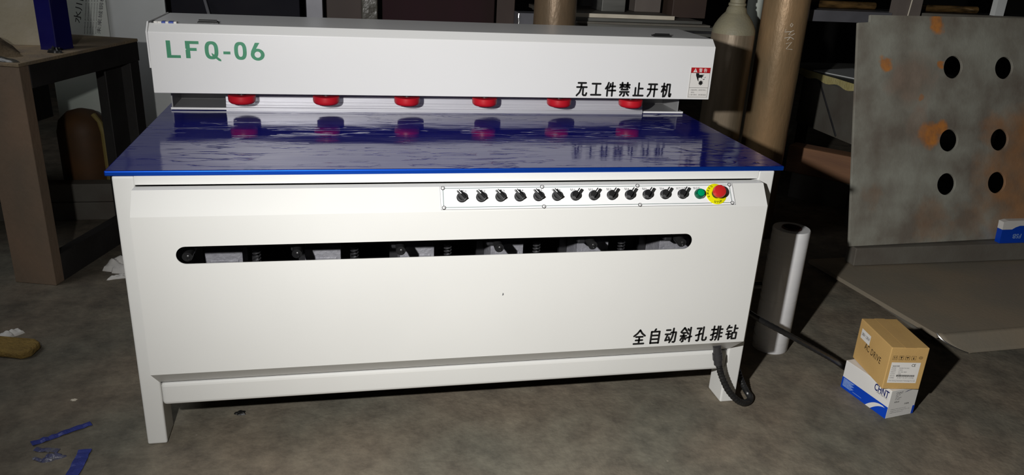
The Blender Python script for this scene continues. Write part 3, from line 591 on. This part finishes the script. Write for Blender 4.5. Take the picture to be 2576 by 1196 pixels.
ub = thing('cardboard_box', 'brown cardboard carton stacked on the white and blue box', 'box', (1.4685, -.160, BH + .0012), (0, 0, math.radians(-8.4)))
CW, CD, CH = .1375, .224, .166
cb = MB(); cb.use(M['carton']); cb.box(0, CW, 0, CD, 0, CH); obj('carton_body', cb, ub, bevel=.003, seg=3)
LT2 = Matrix(((0, 0, -1, 0), (-1, 0, 0, CD), (0, 1, 0, 0), (0, 0, 0, 1)))
tx = MB(); font_mesh('AC DRIVE', (.062, .178, .073, .098), M['inkbrown'], tx, LT2, .0005, .005, 1.15)
def pic(x, kind):
    tx.use(M['inkbrown']); a, b, c_, d = x, x + .016, .118, .134
    for bb in ((a, b, c_, c_ + .0007), (a, b, d - .0007, d), (a, a + .0007, c_, d), (b - .0007, b, c_, d)): tx.box(*bb, .0002, .0006, FT)
    m_ = (a + b) / 2
    if kind == 0:
        for o_ in (-.003, .003): tx.box(m_ + o_ - .0006, m_ + o_ + .0006, .121, .129, .0002, .0006, FT); tx.raw([(m_ + o_ - .002, .128, .0006), (m_ + o_ + .002, .128, .0006), (m_ + o_, .132, .0006)], [(0, 1, 2)], FT)
    if kind == 1: tx.raw([(m_ - .005, .131, .0006), (m_ + .005, .131, .0006), (m_ + .001, .125, .0006), (m_ + .001, .121, .0006), (m_ + .003, .120, .0006), (m_ - .003, .120, .0006), (m_ - .001, .121, .0006), (m_ - .001, .125, .0006)], [tuple(range(8))], FT)
    if kind == 2: tx.raw([(m_ - .006, .126, .0006), (m_ + .006, .126, .0006), (m_ + .003, .130, .0006), (m_ - .003, .130, .0006)], [(0, 1, 2, 3)], FT); tx.box(m_ - .0005, m_ + .0005, .121, .126, .0002, .0006, FT)
    if kind == 3: tx.box(m_ - .002, m_ + .002, .121, .126, .0002, .0006, FT); tx.box(m_ - .0008, m_ + .0008, .126, .131, .0002, .0006, FT)
for k in range(4): pic(.012 + k * .0225, k)
N = 20; cxr, cyr = .113, .1275
for (ra, rb) in ((.0075, .0068), (.005, .0035)): tx.raw([(cxr + ra * math.cos(2 * PI * k / N), cyr + ra * .8 * math.sin(2 * PI * k / N), .0006) for k in range(N)] + [(cxr + rb * math.cos(2 * PI * k / N), cyr + rb * .8 * math.sin(2 * PI * k / N), .0006) for k in range(N)], [(k, (k + 1) % N, N + (k + 1) % N, N + k) for k in range(N)], FT)
obj('lettering', tx, ub, kind='stuff')
lp = MB(); lp.use(M['paper']); lp.raw([(.012, .026, .0006), (.118, .026, .0006), (.118, .108, .0006), (.012, .108, .0006)], [(0, 1, 2, 3)], FT)
font_mesh('CE', (.087, .101, .092, .103), M['blackprint'], lp, FT, .0009, .01)
font_mesh('SANCORS', (.018, .044, .0905, .0965), M['greyprint'], lp, FT, .0009, .02)
for k, (a, b) in enumerate((('MODEL:', 'AD200-T4-1R5G'), ('POWER:', '1.5KW'), ('INPUT:', 'AC 3PH 380V'), ('OUTPUT:', '3.8A'), ('SER.NO:', ''), ('NUMBER:', '20 0817 02120712102980'))):
    z_ = .0835 - k * .0078
    font_mesh(a, (.017, .034, z_, z_ + .0042), M['greyprint'], lp, FT, .0009)
    if b: font_mesh(b, (.044, .044 + .0028 * len(b), z_, z_ + .0042), M['greyprint'], lp, FT, .0009)
lp.use(M['blackprint']); bxx = .040
while bxx < .106:
    w_ = random.choice((.0006, .0012, .0009, .0018)); lp.box(bxx, bxx + w_, .0515, .0585, .0007, .0009, FT); bxx += w_ + random.choice((.0006, .001))
font_mesh('Drive Sutong Automation Technology Co., Ltd', (.017, .112, .0315, .0365), M['blackprint'], lp, FT, .0009); lp.use(M['greyprint']); lp.box(.017, .112, .0385, .0389, .0007, .0009, FT)
obj('address_label', lp, ub, label='white paper rating label')
l2 = MB(); l2.use(M['paper']); l2.raw([(.022, .098, .0006), (.088, .098, .0006), (.088, .136, .0006), (.022, .136, .0006)], [(0, 1, 2, 3)], LT2)
font_mesh('380V 1.5KW', (.028, .084, .112, .124), M['blackprint'], l2, LT2, .0009)
obj('address_label', l2, ub, label='white label reading 380V 1.5KW')
tpe = MB(); tpe.box(CW / 2 - .02, CW / 2 + .02, -.0003, CD + .0003, CH, CH + .0003); obj('packing_tape', tpe, ub, M['cartontape'])

# ------------------------------------------------------------ stretch film roll
rl = thing('stretch_film_roll', 'upright roll of pale stretch film standing right of the machine', 'roll', (1.347, .376, 0))
obj('film_body', MB().lathe([(.038, .0), (.070, .0), (.0722, .004), (.0722, .526), (.070, .530), (.040, .530), (.038, .528), (.038, .001)], 56, cap=False), rl, M['film'], smooth=True)
obj('core_tube', MB().lathe([(.0375, .0), (.0375, .534), (.033, .534), (.033, .0)], 40, cap=False), rl, M['core'], smooth=True)

# ------------------------------------------------------------ gas cylinders
def gas(name, label, loc, r, hbody, m, mtop, hsh=.13, rn=.042, shp=False):
    t = thing(name, label, 'gas cylinder', loc, group=None)
    obj('body', MB().lathe([(r * .90, 0), (r, .02), (r, hbody)] , 56), t, m, smooth=True)
    sh = [(r * math.cos(a) * 1.0 if True else 0, 0) for a in ()]
    if shp: prof = [(r * 1.003, 0), (r * .985, .02), (r * .90, .045), (r * .77, .070), (r * .64, .090), (.060, .104), (.0555, .108), (.050, .130), (rn, hsh + .01)]
    else: prof = [(r * 1.003, 0)] + [(rn + .018 + (r - rn - .018) * math.cos(a) ** .9, hsh * .62 * math.sin(a)) for a in [k * PI / 2 / 10 for k in range(0, 10)]] + [(rn + .016, hsh * .66), (rn + .013, hsh), (rn, hsh + .01)]
    obj('shoulder', MB().lathe(prof, 56, Matrix.Translation((0, 0, hbody))), t, mtop, smooth=True)
    zt = hbody + hsh + .01
    obj('neck_ring', MB().lathe([(rn, 0), (rn + .004, .004), (rn + .004, .014), (rn - .002, .018), (rn - .002, .035)], 32, Matrix.Translation((0, 0, zt))), t, M['gastop'], smooth=True)
    obj('valve_cap', MB().lathe([(rn + .003, 0), (rn + .001, .10), (rn - .01, .13), (.01, .14)], 32, Matrix.Translation((0, 0, zt + .035))), t, mtop, smooth=True)
    return t
gas('gas_cylinder', 'dusty grey-shouldered gas cylinder just behind the right end of the machine head', (1.678, 1.742, 0), .1135, 1.130, M['gas2'], M['gastop'], shp=True)
g2 = gas('gas_cylinder', 'tall brown gas cylinder with chalk scratches, right of the grey-shouldered one', (1.931, 1.686, 0), .1195, 1.42, M['gas'], M['gas'])
gas('gas_cylinder', 'brown gas cylinder rising behind the middle of the machine head', (.66, 1.65, 0), .105, 1.42, M['gas3'], M['gas3'])
# chalk scratches on the tall cylinder
sc = MB(); sc.use(M['chalk'])
def oncyl(a, z): return (.1205 * math.cos(a), .1205 * math.sin(a), z)
A0 = math.radians(-98)
def scr(pts): 
    P3 = [oncyl(A0 + p[0] / .12, 1.07 + p[1] * 1.1) for p in pts]
    sc.tube(P3, .0017, 5)
scr([(-.012, .115), (-.006, .125), (.002, .118), (-.004, .108), (-.012, .115)])
scr([(-.030, .095), (-.034, .083), (.0, .087), (.012, .092)]); scr([(.0, .087), (-.012, .072), (.006, .070), (.02, .078)])
scr([(-.03, .055), (.0, .062), (.02, .052)]); scr([(.0, .062), (-.014, .045)])
scr([(-.018, .030), (.012, .038), (-.012, .006), (.022, .004)])
obj('chalk_marks', sc, g2, label='pale scratched letters')

# ------------------------------------------------------------ steel plates at the right
def slab_fn():
    m_ = MB()
    # sheet with folded-down front flange; top follows gentle rise to the front
    P = [(2.02, 1.19, .03), (2.045, .98, .035), (2.08, .31, .055)]
    m_.raw([(2.02, 1.19, .034), (2.082, .30, .056), (3.9, .36, .062), (3.9, 1.25, .034), (2.02, 1.19, .014), (2.082, .30, .036), (3.9, .36, .042), (3.9, 1.25, .014)],
           [(0, 1, 2, 3), (7, 6, 5, 4), (0, 4, 5, 1), (1, 5, 6, 2), (2, 6, 7, 3), (3, 7, 4, 0)])
    return m_
sl = thing('steel_sheet', 'large brown-grey steel sheet lying flat on the floor at the right', 'metal sheet', (0, 0, 0))
obj('sheet', slab_fn(), sl, M['floorplate'])
fl = MB()
def flange(u, v):
    x = 2.082 + (3.9 - 2.082) * u; y = .30 + .06 * u - v * .085; z = (.056 + .006 * u) * (1 - v) + .0025
    if u < .0701: x += v * v * .10 * (1 - u / .07)
    return (x, y, z)
fl.grid(flange, 60, 6); obj('front_lip', fl, sl, M['floorplate'], solid=.004, smooth=True, label='folded front lip')
rm = MB(); rm.tube([(flange(0, v)[0] - .002, flange(0, v)[1], flange(0, v)[2] + .002) for v in [k / 10 for k in range(11)]], .0028, 6); obj('worn_rim', rm, sl, M['chrome'], smooth=True)
su = MB(); su.box(2.10, 3.88, .34, 1.17, 0, .0135); obj('spacer', su, sl, M['bandsteel'])
tag(obj('steel_channel', MB().prism([(1.06, .0445), (1.066, .140), (1.14, .1405), (1.14, .0445)], 2.195, 3.9, 'x'), None, M['bandsteel'], bevel=.004), 'long dull steel channel lying on the sheet under the holed plate', 'steel beam')
# plate with holes, leaning back
psi, th = .046, .251
hp = thing('perforated_steel_plate', 'leaning weathered steel plate with orange rust stains and rows of round holes', 'metal plate', (2.160, 1.080, .1465), (-th, 0, psi))
holes = []
for a in (.586, .9135, 1.241):
    for b in (.929, .550, .320):
        bb = b - .012
        holes.append([(a + .058 * math.cos(-2 * PI * k / 32), bb + .058 * math.sin(-2 * PI * k / 32)) for k in range(32)])
out = [(0.0, .0), (1.75, .0), (1.75, 1.185), (.07, 1.168), (.068, 1.132), (0.0, 1.128)]
obj('plate', MB().prism(out, 0, .014, 'y', holes=holes), hp, M['plate'], bevel=.001, seg=1)

# ------------------------------------------------------------ small package on the channel
pk = thing('small_package', 'upside-down blue and white package standing on the channel against the holed plate', 'box', (2.93, .99, .1405+.0))
pk.location = (3.070, 1.074, .1408)
p_ = MB(); p_.use(M['boxblue']); p_.prism([(0, 0), (.36, .0), (.355, .098), (.10, .098), (.075, .090), (.055, .078), (-.006, .078)], 0, .035, 'y')
p_.use(M['boxwhite']); p_.prism([(-.006, .0785), (.055, .0785), (.075, .0905), (.10, .0985), (.355, .0985), (.352, .128), (.02, .128), (-.010, .122)], 0, .035, 'y')
obj('carton_body', p_, pk)
fb = MB(); font_mesh('FSB', (.070, .125, .026, .052), M['palebluep'], fb, face_T(0.0), .0006, .02, rot180=True)
obj('lettering', fb, pk)

# ------------------------------------------------------------ left steel bench frame
BA = math.atan2(-.285, .959)
bn = thing('steel_bench_frame', 'massive steel bench frame with shade-darkened sides and brown rusted leg at the left edge', 'workbench', (-1.642, 1.261, 0), (0, 0, BA))
def bpart(name, b, m_, **k): return obj(name, MB().box(*b), bn, M[m_], **k)
for (nm, b, mm) in (('leg', (-.19, -.0006, .0006, .06, .0, .9595), 'rustwood'), ('leg', (-.19, 0, .80, .88, 0, .865), 'benchshade'), ('leg', (-1.25, -1.06, 0.0006, .06, 0, .9595), 'rustwood'), ('leg', (-1.25, -1.06, .80, .88, 0, .865), 'benchshade'),
                    ('side_beam', (-.09, 0, .0605, .89, .865, .9595), 'benchshade'), ('front_beam', (-1.059, -.191, 0.001, .06, .865, .9595), 'rustwood'), ('side_foot_beam', (-.05, -.0012, .06, .80, 0.0, .128), 'benchshade'),
                    ('inner_panel', (-.36, -.35, .0605, .66, .60, .8645), 'benchshade'),
                    ('inner_panel', (-.06, -.05, .66, .80, .128, .865), 'benchshade'), ('top_slab', (-1.26, .0015, -.002, .892, .960, .975), 'benchtop')):
    bpart(nm, b, mm, bevel=.003)
t = thing('blue_square_tube', 'upright glossy dark blue square tube standing on the left bench', 'tube', (-1.613, 1.631, .9755), (0, 0, math.radians(-22)))
obj('tube_wall', MB().prism([(0, 0), (-.082, 0), (-.082, .11), (0, .11)], 0, .75, 'z', holes=[[(-.006, .006), (-.076, .006), (-.076, .104), (-.006, .104)]]), t, M['bluepaint'], bevel=.008, seg=3)
obj('base_flange', MB().box(-.081, -.001, .001, .109, -.0003, .004), t, M['bluepaint'])
def lump(name, cx, cy, z, rx, ry, h, m_, seed, label, cat, ang=0.0, sharp=1.0):
    rnd = random.Random(seed); ph = [rnd.uniform(0, 6) for _ in range(8)]
    mb = MB(); N = 26; R = 9; vs = []; fs = []
    for j in range(R + 1):
        for i in range(N):
            a = 2 * PI * i / N; rad = j / R
            k = 1 + .16 * math.sin(3 * a + ph[0]) + .10 * math.sin(5 * a + ph[1]) + .06 * math.sin(9 * a + ph[2])
            x = rx * rad * k * math.cos(a); y = ry * rad * k * math.sin(a)
            zz = h * (1 - rad ** 2.4) ** .6 * (1 + sharp * (.35 * math.sin(x / rx * 4 + ph[3]) * math.cos(y / ry * 3 + ph[4]) + .18 * math.sin(x / rx * 11 + ph[5] + y / ry * 5))) if rad < 1 else 0
            c, s_ = math.cos(ang), math.sin(ang); vs.append((x * c - y * s_, x * s_ + y * c, max(.001, zz) if rad < 1 else 0.0))
    for j in range(R):
        for i in range(N): k = (i + 1) % N; fs.append((j * N + i, j * N + k, (j + 1) * N + k, (j + 1) * N + i))
    fs.append(tuple(R * N + i for i in range(N))[::-1])
    mb.raw(vs, fs); o = obj(name, mb, None, m_, smooth=True, loc=(cx, cy, z)); tag(o, label, cat); return o
lump('dust_cloth', -1.94, 1.56, .9755, .23, .13, .075, M['cloth'], 3, 'heap of dusty brown cloth on the left bench beside the blue tube', 'cloth', -.4)
lump('black_clamp', -1.600, 1.575, .9755, .028, .018, .022, M['black'], 5, 'small black lump at the foot of the blue tube', 'clamp')
lump('plastic_wrap', -1.78, 1.335, .9755, .12, .028, .016, M['wrap'], 9, 'crumpled clear wrap on the front edge of the left bench', 'wrap', -.3)
tag(obj('beige_board', MB().box(-2.6, -1.655, 1.79, 1.81, .9755, 1.72), None, M['plaster']), 'dusty beige board standing on the bench behind the blue tube', 'board')

# sheets leaning behind the bench
gs = thing('grey_sheet', 'light grey coated sheet standing behind the left bench, beside the head cover', 'panel', (-1.649, 2.65, 0), (0, 0, 0))
obj('sheet', MB().box(-.05, .30, 0, .02, .0005, 1.9), gs, M['greysheet'], bevel=.002)
TF = face_T(0.0)
obj('edge_folds', MB().box(.296, .302, -.004, .024, .001, 1.9), gs, M['greysheet'])
mk2 = MB(); R90 = TF @ Matrix.Translation((.245, .60, 0)) @ Matrix.Rotation(math.radians(80), 4, 'Z')
font_mesh('水 位 处', (0, .22, -.02, .02), M['ink'], mk2, R90, .0006); obj('marker_writing', mk2, gs, kind='stuff')
gp = thing('green_grey_sheet', 'grey-green sheet with faded marker writing, left of the light grey sheet', 'panel', (-1.86, 2.60, 0), (0, 0, math.radians(8)))
obj('sheet', MB().box(-.1, .212, 0, .015, .0005, 1.9), gp, M['greensheet'], bevel=.002)
mk = MB()
R90 = TF @ Matrix.Translation((.055, .99, 0)) @ Matrix.Rotation(math.radians(76), 4, 'Z'); font_mesh('水川不锈钢', (0, .34, -.018, .018), M['ink'], mk, R90, .0006)
for k in range(5):
    R90 = TF @ Matrix.Translation((.085 + .014 * k, .93, 0)) @ Matrix.Rotation(math.radians(80), 4, 'Z'); font_mesh('surface protective film for sheet', (0, .30, -.003, .003), M['greyprint'], mk, R90, .0006)
R90 = TF @ Matrix.Translation((.155, .93, 0)) @ Matrix.Rotation(math.radians(78), 4, 'Z'); font_mesh('未来城钢材公司', (0, .30, -.010, .010), M['greyprint'], mk, R90, .0006)
obj('marker_writing', mk, gp, kind='stuff')
tk = thing('storage_tank', 'orange-brown upright tank with yellow strip seen through the bench frame', 'tank', (-1.78, 2.37, 0))
obj('tank_wall', MB().lathe([(.125, 0), (.13, .01), (.13, .44), (.115, .50), (.07, .545), (.02, .56)], 32), tk, M['tank'], smooth=True)
obj('yellow_strip', MB().tube([(.118, -.062, .05), (.118, -.062, .43), (.104, -.054, .49), (.07, -.036, .535)], .016, 8), tk, M['yellowrim'], smooth=True, label='yellow vertical strip')
for k, (yy, zz, lab) in enumerate(((2.16, 0.0, 'lower dark steel slab on the floor behind the bench frame'), (2.17, .1005, 'upper dark steel slab stacked behind the bench frame'))):
    tag(obj('steel_slab', MB().box(-2.5, -1.45 - .04 * k, 2.13 + .01 * k, 2.225, zz, zz + .10), None, M['bandsteel'], bevel=.004), lab, 'steel slab', 'steel slabs behind the left bench')

# ------------------------------------------------------------ racks and sheets behind the head
def slabthing(name, b, m_, label, cat, bev=.003, rot=0.0, group=None):
    cx, cy = (b[0] + b[1]) / 2, (b[2] + b[3]) / 2
    o = obj(name, MB().box(b[0] - cx, b[1] - cx, b[2] - cy, b[3] - cy, 0, b[5] - b[4]), None, M[m_], bevel=bev, loc=(cx, cy, b[4])); o.rotation_euler.z = rot
    tag(o, label, cat, group); return o
slabthing('dark_cabinet', (-1.19, -.58, 2.0, 2.5, 0, 1.9), 'navy', 'dark navy cabinet behind the left half of the head cover', 'cabinet')
rk = obj('metal_strip', MB().tube([(-1.03, 1.975, 1.20), (-1.012, 1.965, 1.12), (-.985, 1.955, 1.04), (-.98, 1.95, .0)], .008, 8), None, M['postgrey']); tag(rk, 'thin grey metal strip leaning on the dark navy cabinet', 'metal strip')
slabthing('steel_post', (-.548, -.466, 1.98, 2.06, 0, 1.9), 'postgrey', 'grey steel post behind the head cover, right of the navy cabinet', 'post')
slabthing('brown_sheet', (-.45, -.27, 2.1, 2.13, 0, 1.9), 'brownpanel', 'narrow dark brown panel between the two posts behind the head', 'panel')
wp = thing('wrapped_post', 'post wrapped in shiny clear film behind the head cover', 'post', (-.232, 2.03, 0))
obj('post', MB().box(-.036, .036, -.03, .03, 0, 1.9), wp, M['brownpanel'])
obj('film_wrap', MB().box(-.041, .041, -.035, .035, .2, 1.88), wp, M['wrap'], bevel=.006)
slabthing('purple_sheet', (-.165, .43, 2.05, 2.08, 0, 1.9), 'purple', 'wide dark purple panel behind the middle of the head cover', 'panel')
slabthing('brown_sheet', (.435, .56, 2.14, 2.17, 0, 1.9), 'brownpanel', 'dark brown panel right of the wide purple panel', 'panel')
eb = thing('electrical_box', 'small grey steel box with worn white edge beside the middle gas cylinder', 'box', (.60, 2.03, 0))
obj('housing', MB().box(-.045, .09, -.03, .1, 0, 1.175), eb, M['postgrey'], bevel=.003)
we = MB(); we.tube([(-.046, -.031, 1.172), (-.047, -.032, 1.15), (-.044, -.032, 1.13), (-.046, -.031, 1.10), (-.045, -.031, 1.05)], .004, 6); obj('worn_edge', we, eb, M['chrome'])
# table of stacked sheets behind the right half of the head
wt = thing('sheet_table', 'low dark table carrying stacked metal sheets behind the right half of the head', 'table', (1.25, 2.3, 0))
obj('table_top', MB().box(-.50, .52, -.32, .4, 1.005, 1.04), wt, M['steel'])
for sx in (-.47, .47):
    for sy in (-.28, .36): obj('leg', MB().box(sx - .025, sx + .025, sy - .025, sy + .025, 0, 1.005), wt, M['steel'])
zz = 1.04; rnd = random.Random(4)
whichs = ('lowest', 'second lowest', 'third lowest', 'middle', 'third from the top', 'second from the top', 'topmost')
for k, (x0, x1, y0, h_, mm) in enumerate(((.78, 1.72, 1.99, .022, 'darkstack'), (.82, 1.60, 1.98, .014, 'greysheet'), (.80, 1.78, 2.0, .018, 'darkstack'), (.79, 1.74, 1.99, .012, 'steel'), (.80, 1.72, 2.0, .020, 'darkstack'), (.88, 1.66, 1.99, .012, 'bandsteel'), (.78, 1.62, 2.02, .016, 'darkstack'))):
    slabthing('metal_sheet', (x0, x1, y0, y0 + .62, zz + .0004, zz + h_), mm, whichs[k] + ' metal sheet of the stack behind the right half of the head', 'metal sheet', .001, rnd.uniform(-.03, .03), 'stacked sheets behind the head'); zz += h_ + .001
pb2 = thing('pale_edged_board', 'dark board with a pale front edge lying on top of the sheet stack', 'board', (1.2, 2.25, zz))
obj('board', MB().box(-.46, .26, -.205, .33, .0005, .020), pb2, M['bandsteel']); obj('edge_strip', MB().box(-.46, .26, -.212, -.2055, .0005, .021), pb2, M['pale'])
slabthing('brown_carton', (1.30, 1.46, 2.26, 2.48, zz + .021, zz + .30), 'postbrown', 'dusty purple-brown carton on the sheet stack, left of the other carton', 'box')
slabthing('brown_carton', (1.51, 1.72, 2.20, 2.42, zz + .0005, zz + .29), 'brownpanel', 'brown carton at the right end of the sheet stack', 'box', .003)
slabthing('grey_box', (1.08, 1.22, 2.2, 2.4, zz + .021, zz + .16), 'darkstack', 'small grey box on the pale-edged board behind the head', 'box')
gp_ = obj('green_grey_pipe', MB().tube([(1.985, 2.12, 0), (1.985, 2.12, 1.8)], .045, 20), None, M['greensheet'], smooth=True); tag(gp_, 'grey-green pipe standing between the two right gas cylinders', 'pipe')

# ------------------------------------------------------------ right background
rt = thing('side_table', 'worktable with a chipped pale yellow edge between tall gas cylinder and holed plate', 'table', (2.80, 2.0, 0))
obj('table_top', MB().box(.0, 1.1, .0, 1.15, .745, .79), rt, M['darkstack'])
ye = MB(); ye.grid(lambda u, v: (-.006 + .003 * math.sin(u * 23), u * 1.15, .795 - v * (.045 + .008 * math.sin(u * 31 + 1))), 40, 1); obj('edge_strip', ye, rt, M['palenote'], solid=.006)
obj('side_sheet', MB().box(.012, .02, .0, .80, .42, .744), rt, M['bandsteel'])
for sx in (.27, 1.05):
    for sy in (.03, 1.1): obj('leg', MB().box(sx - .03, sx + .03, sy - .03, sy + .03, 0, .744), rt, M['steel'])
br = obj('brace', MB().tube([(.016, .30, .43), (.016, .60, .745)], .01, 8), rt, M['steel'])
slabthing('offcut_sheet', (2.9, 3.3, 2.3, 2.8, .7905, .798), 'greysheet', 'grey offcut lying on the table with the yellow edge', 'metal sheet', .001, .3)
wb = thing('wooden_beam', 'reddish brown wooden beam lying behind the holed plate, below the yellow-edged table', 'beam', (2.79, 2.077, 0), (0, 0, math.radians(-49.4)))
obj('beam_body', MB().box(-.40, .05, 0, .14, .171, .35), wb, M['beam'], bevel=.008)
obj('support_block', MB().box(-.35, .03, .01, .13, 0, .1705), wb, M['bandsteel'])
ra = thing('storage_rack', 'dark steel rack with cross beams above the holed plate', 'rack', (2.09, 1.75, 0))
obj('cross_beam', MB().box(-.02, .53, 0, .05, 1.207, 1.266), ra, M['postgrey'])
obj('cross_beam', MB().box(.69, 2.3, .02, .06, 1.247, 1.270), ra, M['bandsteel'])
obj('post', MB().box(.535, .685, -.03, .035, 0, 1.9), ra, M['postbrown'])
obj('post', MB().box(1.215, 1.275, .021, .059, 1.2705, 1.9), ra, M['greysheet'])
obj('post_edge_strip', MB().tube([(.605, -.034, 1.24), (.632, -.034, 1.6)], .0035, 6), ra, M['pale'])
obj('post', MB().box(-.008, .045, .052, .10, 0, 1.9), ra, M['steel'])
obj('shelf', MB().box(.05, 2.3, .061, .24, 1.262, 1.27), ra, M['steel'])
for bx0, bx1, lab in ((2.18, 2.60, 'amber-coloured metal bar on the rack left of the brown post'), (2.86, 3.28, 'amber-coloured metal bar on the rack right of the brown post')):
    am = obj('brass_bar', MB().tube([(bx0, 1.88, 1.2905), (bx1, 1.89, 1.2905)], .02, 16), None, M['amber'], smooth=True); tag(am, lab, 'metal bar')

# ------------------------------------------------------------ litter on the floor
def strip(name, pts, w, m_, label, seed, z=.0012, nseg=14, cat='plastic strip'):
    rnd = random.Random(seed); P2 = [Vector(p) for p in pts]; mb = MB(); vs = []; fs = []
    for i in range(nseg + 1):
        t = i / nseg * (len(P2) - 1); k = min(int(t), len(P2) - 2); p = P2[k].lerp(P2[k + 1], t - k); d = (P2[k + 1] - P2[k]).normalized(); n_ = Vector((-d.y, d.x))
        ww = w * (1 + rnd.uniform(-.12, .12)); zz_ = z + abs(rnd.uniform(0, .004))
        for s_ in (-1, 0, 1): q_ = p + n_ * ww * .5 * s_; vs.append((q_.x, q_.y, zz_ + (.003 if s_ == 0 else 0) * rnd.random()))
    for i in range(nseg):
        for j in range(2): fs.append((i * 3 + j, i * 3 + j + 1, (i + 1) * 3 + j + 1, (i + 1) * 3 + j))
    mb.raw(vs, fs); o = obj(name, mb, None, m_, solid=.0012); tag(o, label, cat); return o
strip('blue_strip', [(-1.345, .045), (-1.20, .137)], .024, M['tape'], 'long narrow blue plastic strip lying diagonally on the floor at left', 2)
strip('blue_strip', [(-1.178, -.006), (-1.178, -.10), (-1.188, -.24)], .036, M['tape'], 'wide blue plastic strip on the floor at the bottom edge', 6)
lump('film_scrap', -1.262, -.032, 0.0, .032, .018, .012, M['tape2'], 12, 'crumpled blue film scrap between the two blue strips', 'film scrap', .3)
strip('film_scrap', [(-1.325, .015), (-1.255, .0)], .020, M['tape2'], 'flat dull blue film scrap next to the crumpled one', 8, cat='film scrap')
strip('film_scrap', [(-1.315, -.028), (-1.285, -.048)], .012, M['tape2'], 'smallest dull blue film scrap, below the narrow strip', 18, cat='film scrap')
sg = MB(); sg.prism([(-.15, -.045), (.06, -.06), (.085, -.035), (.08, .03), (.05, .05), (-.15, .055)], 0, .032, 'z')
so = obj('sponge', sg, None, M['sponge'], bevel=.012, seg=4, loc=(-1.60, .665, 0)); so.rotation_euler.z = -.25; tag(so, 'worn yellow-brown sponge block on the floor at the left edge', 'sponge')
lump('paper_scrap', -1.665, .795, 0, .045, .022, .020, M['paper'], 21, 'crumpled white paper scrap just behind the yellow-brown sponge', 'paper', .5)
lump('paper_scrap', -1.405, 1.44, 0, .075, .07, .05, M['paper'], 22, 'crumpled white paper behind the left leg of the machine', 'paper', .5)
lump('paper_scrap', -1.398, 1.33, 0, .05, .018, .014, M['paper'], 29, 'folded white paper strip in front of the crumpled paper', 'paper', .3)
lump('paper_chip', -1.295, .292, 0, .010, .006, .004, M['pale'], 23, 'tiny pale chip on the floor left of the machine', 'chip')
lump('dark_crumb', -.739, .143, 0, .018, .014, .006, M['blackprint'], 24, 'small black crumb on the floor under the machine', 'crumb')
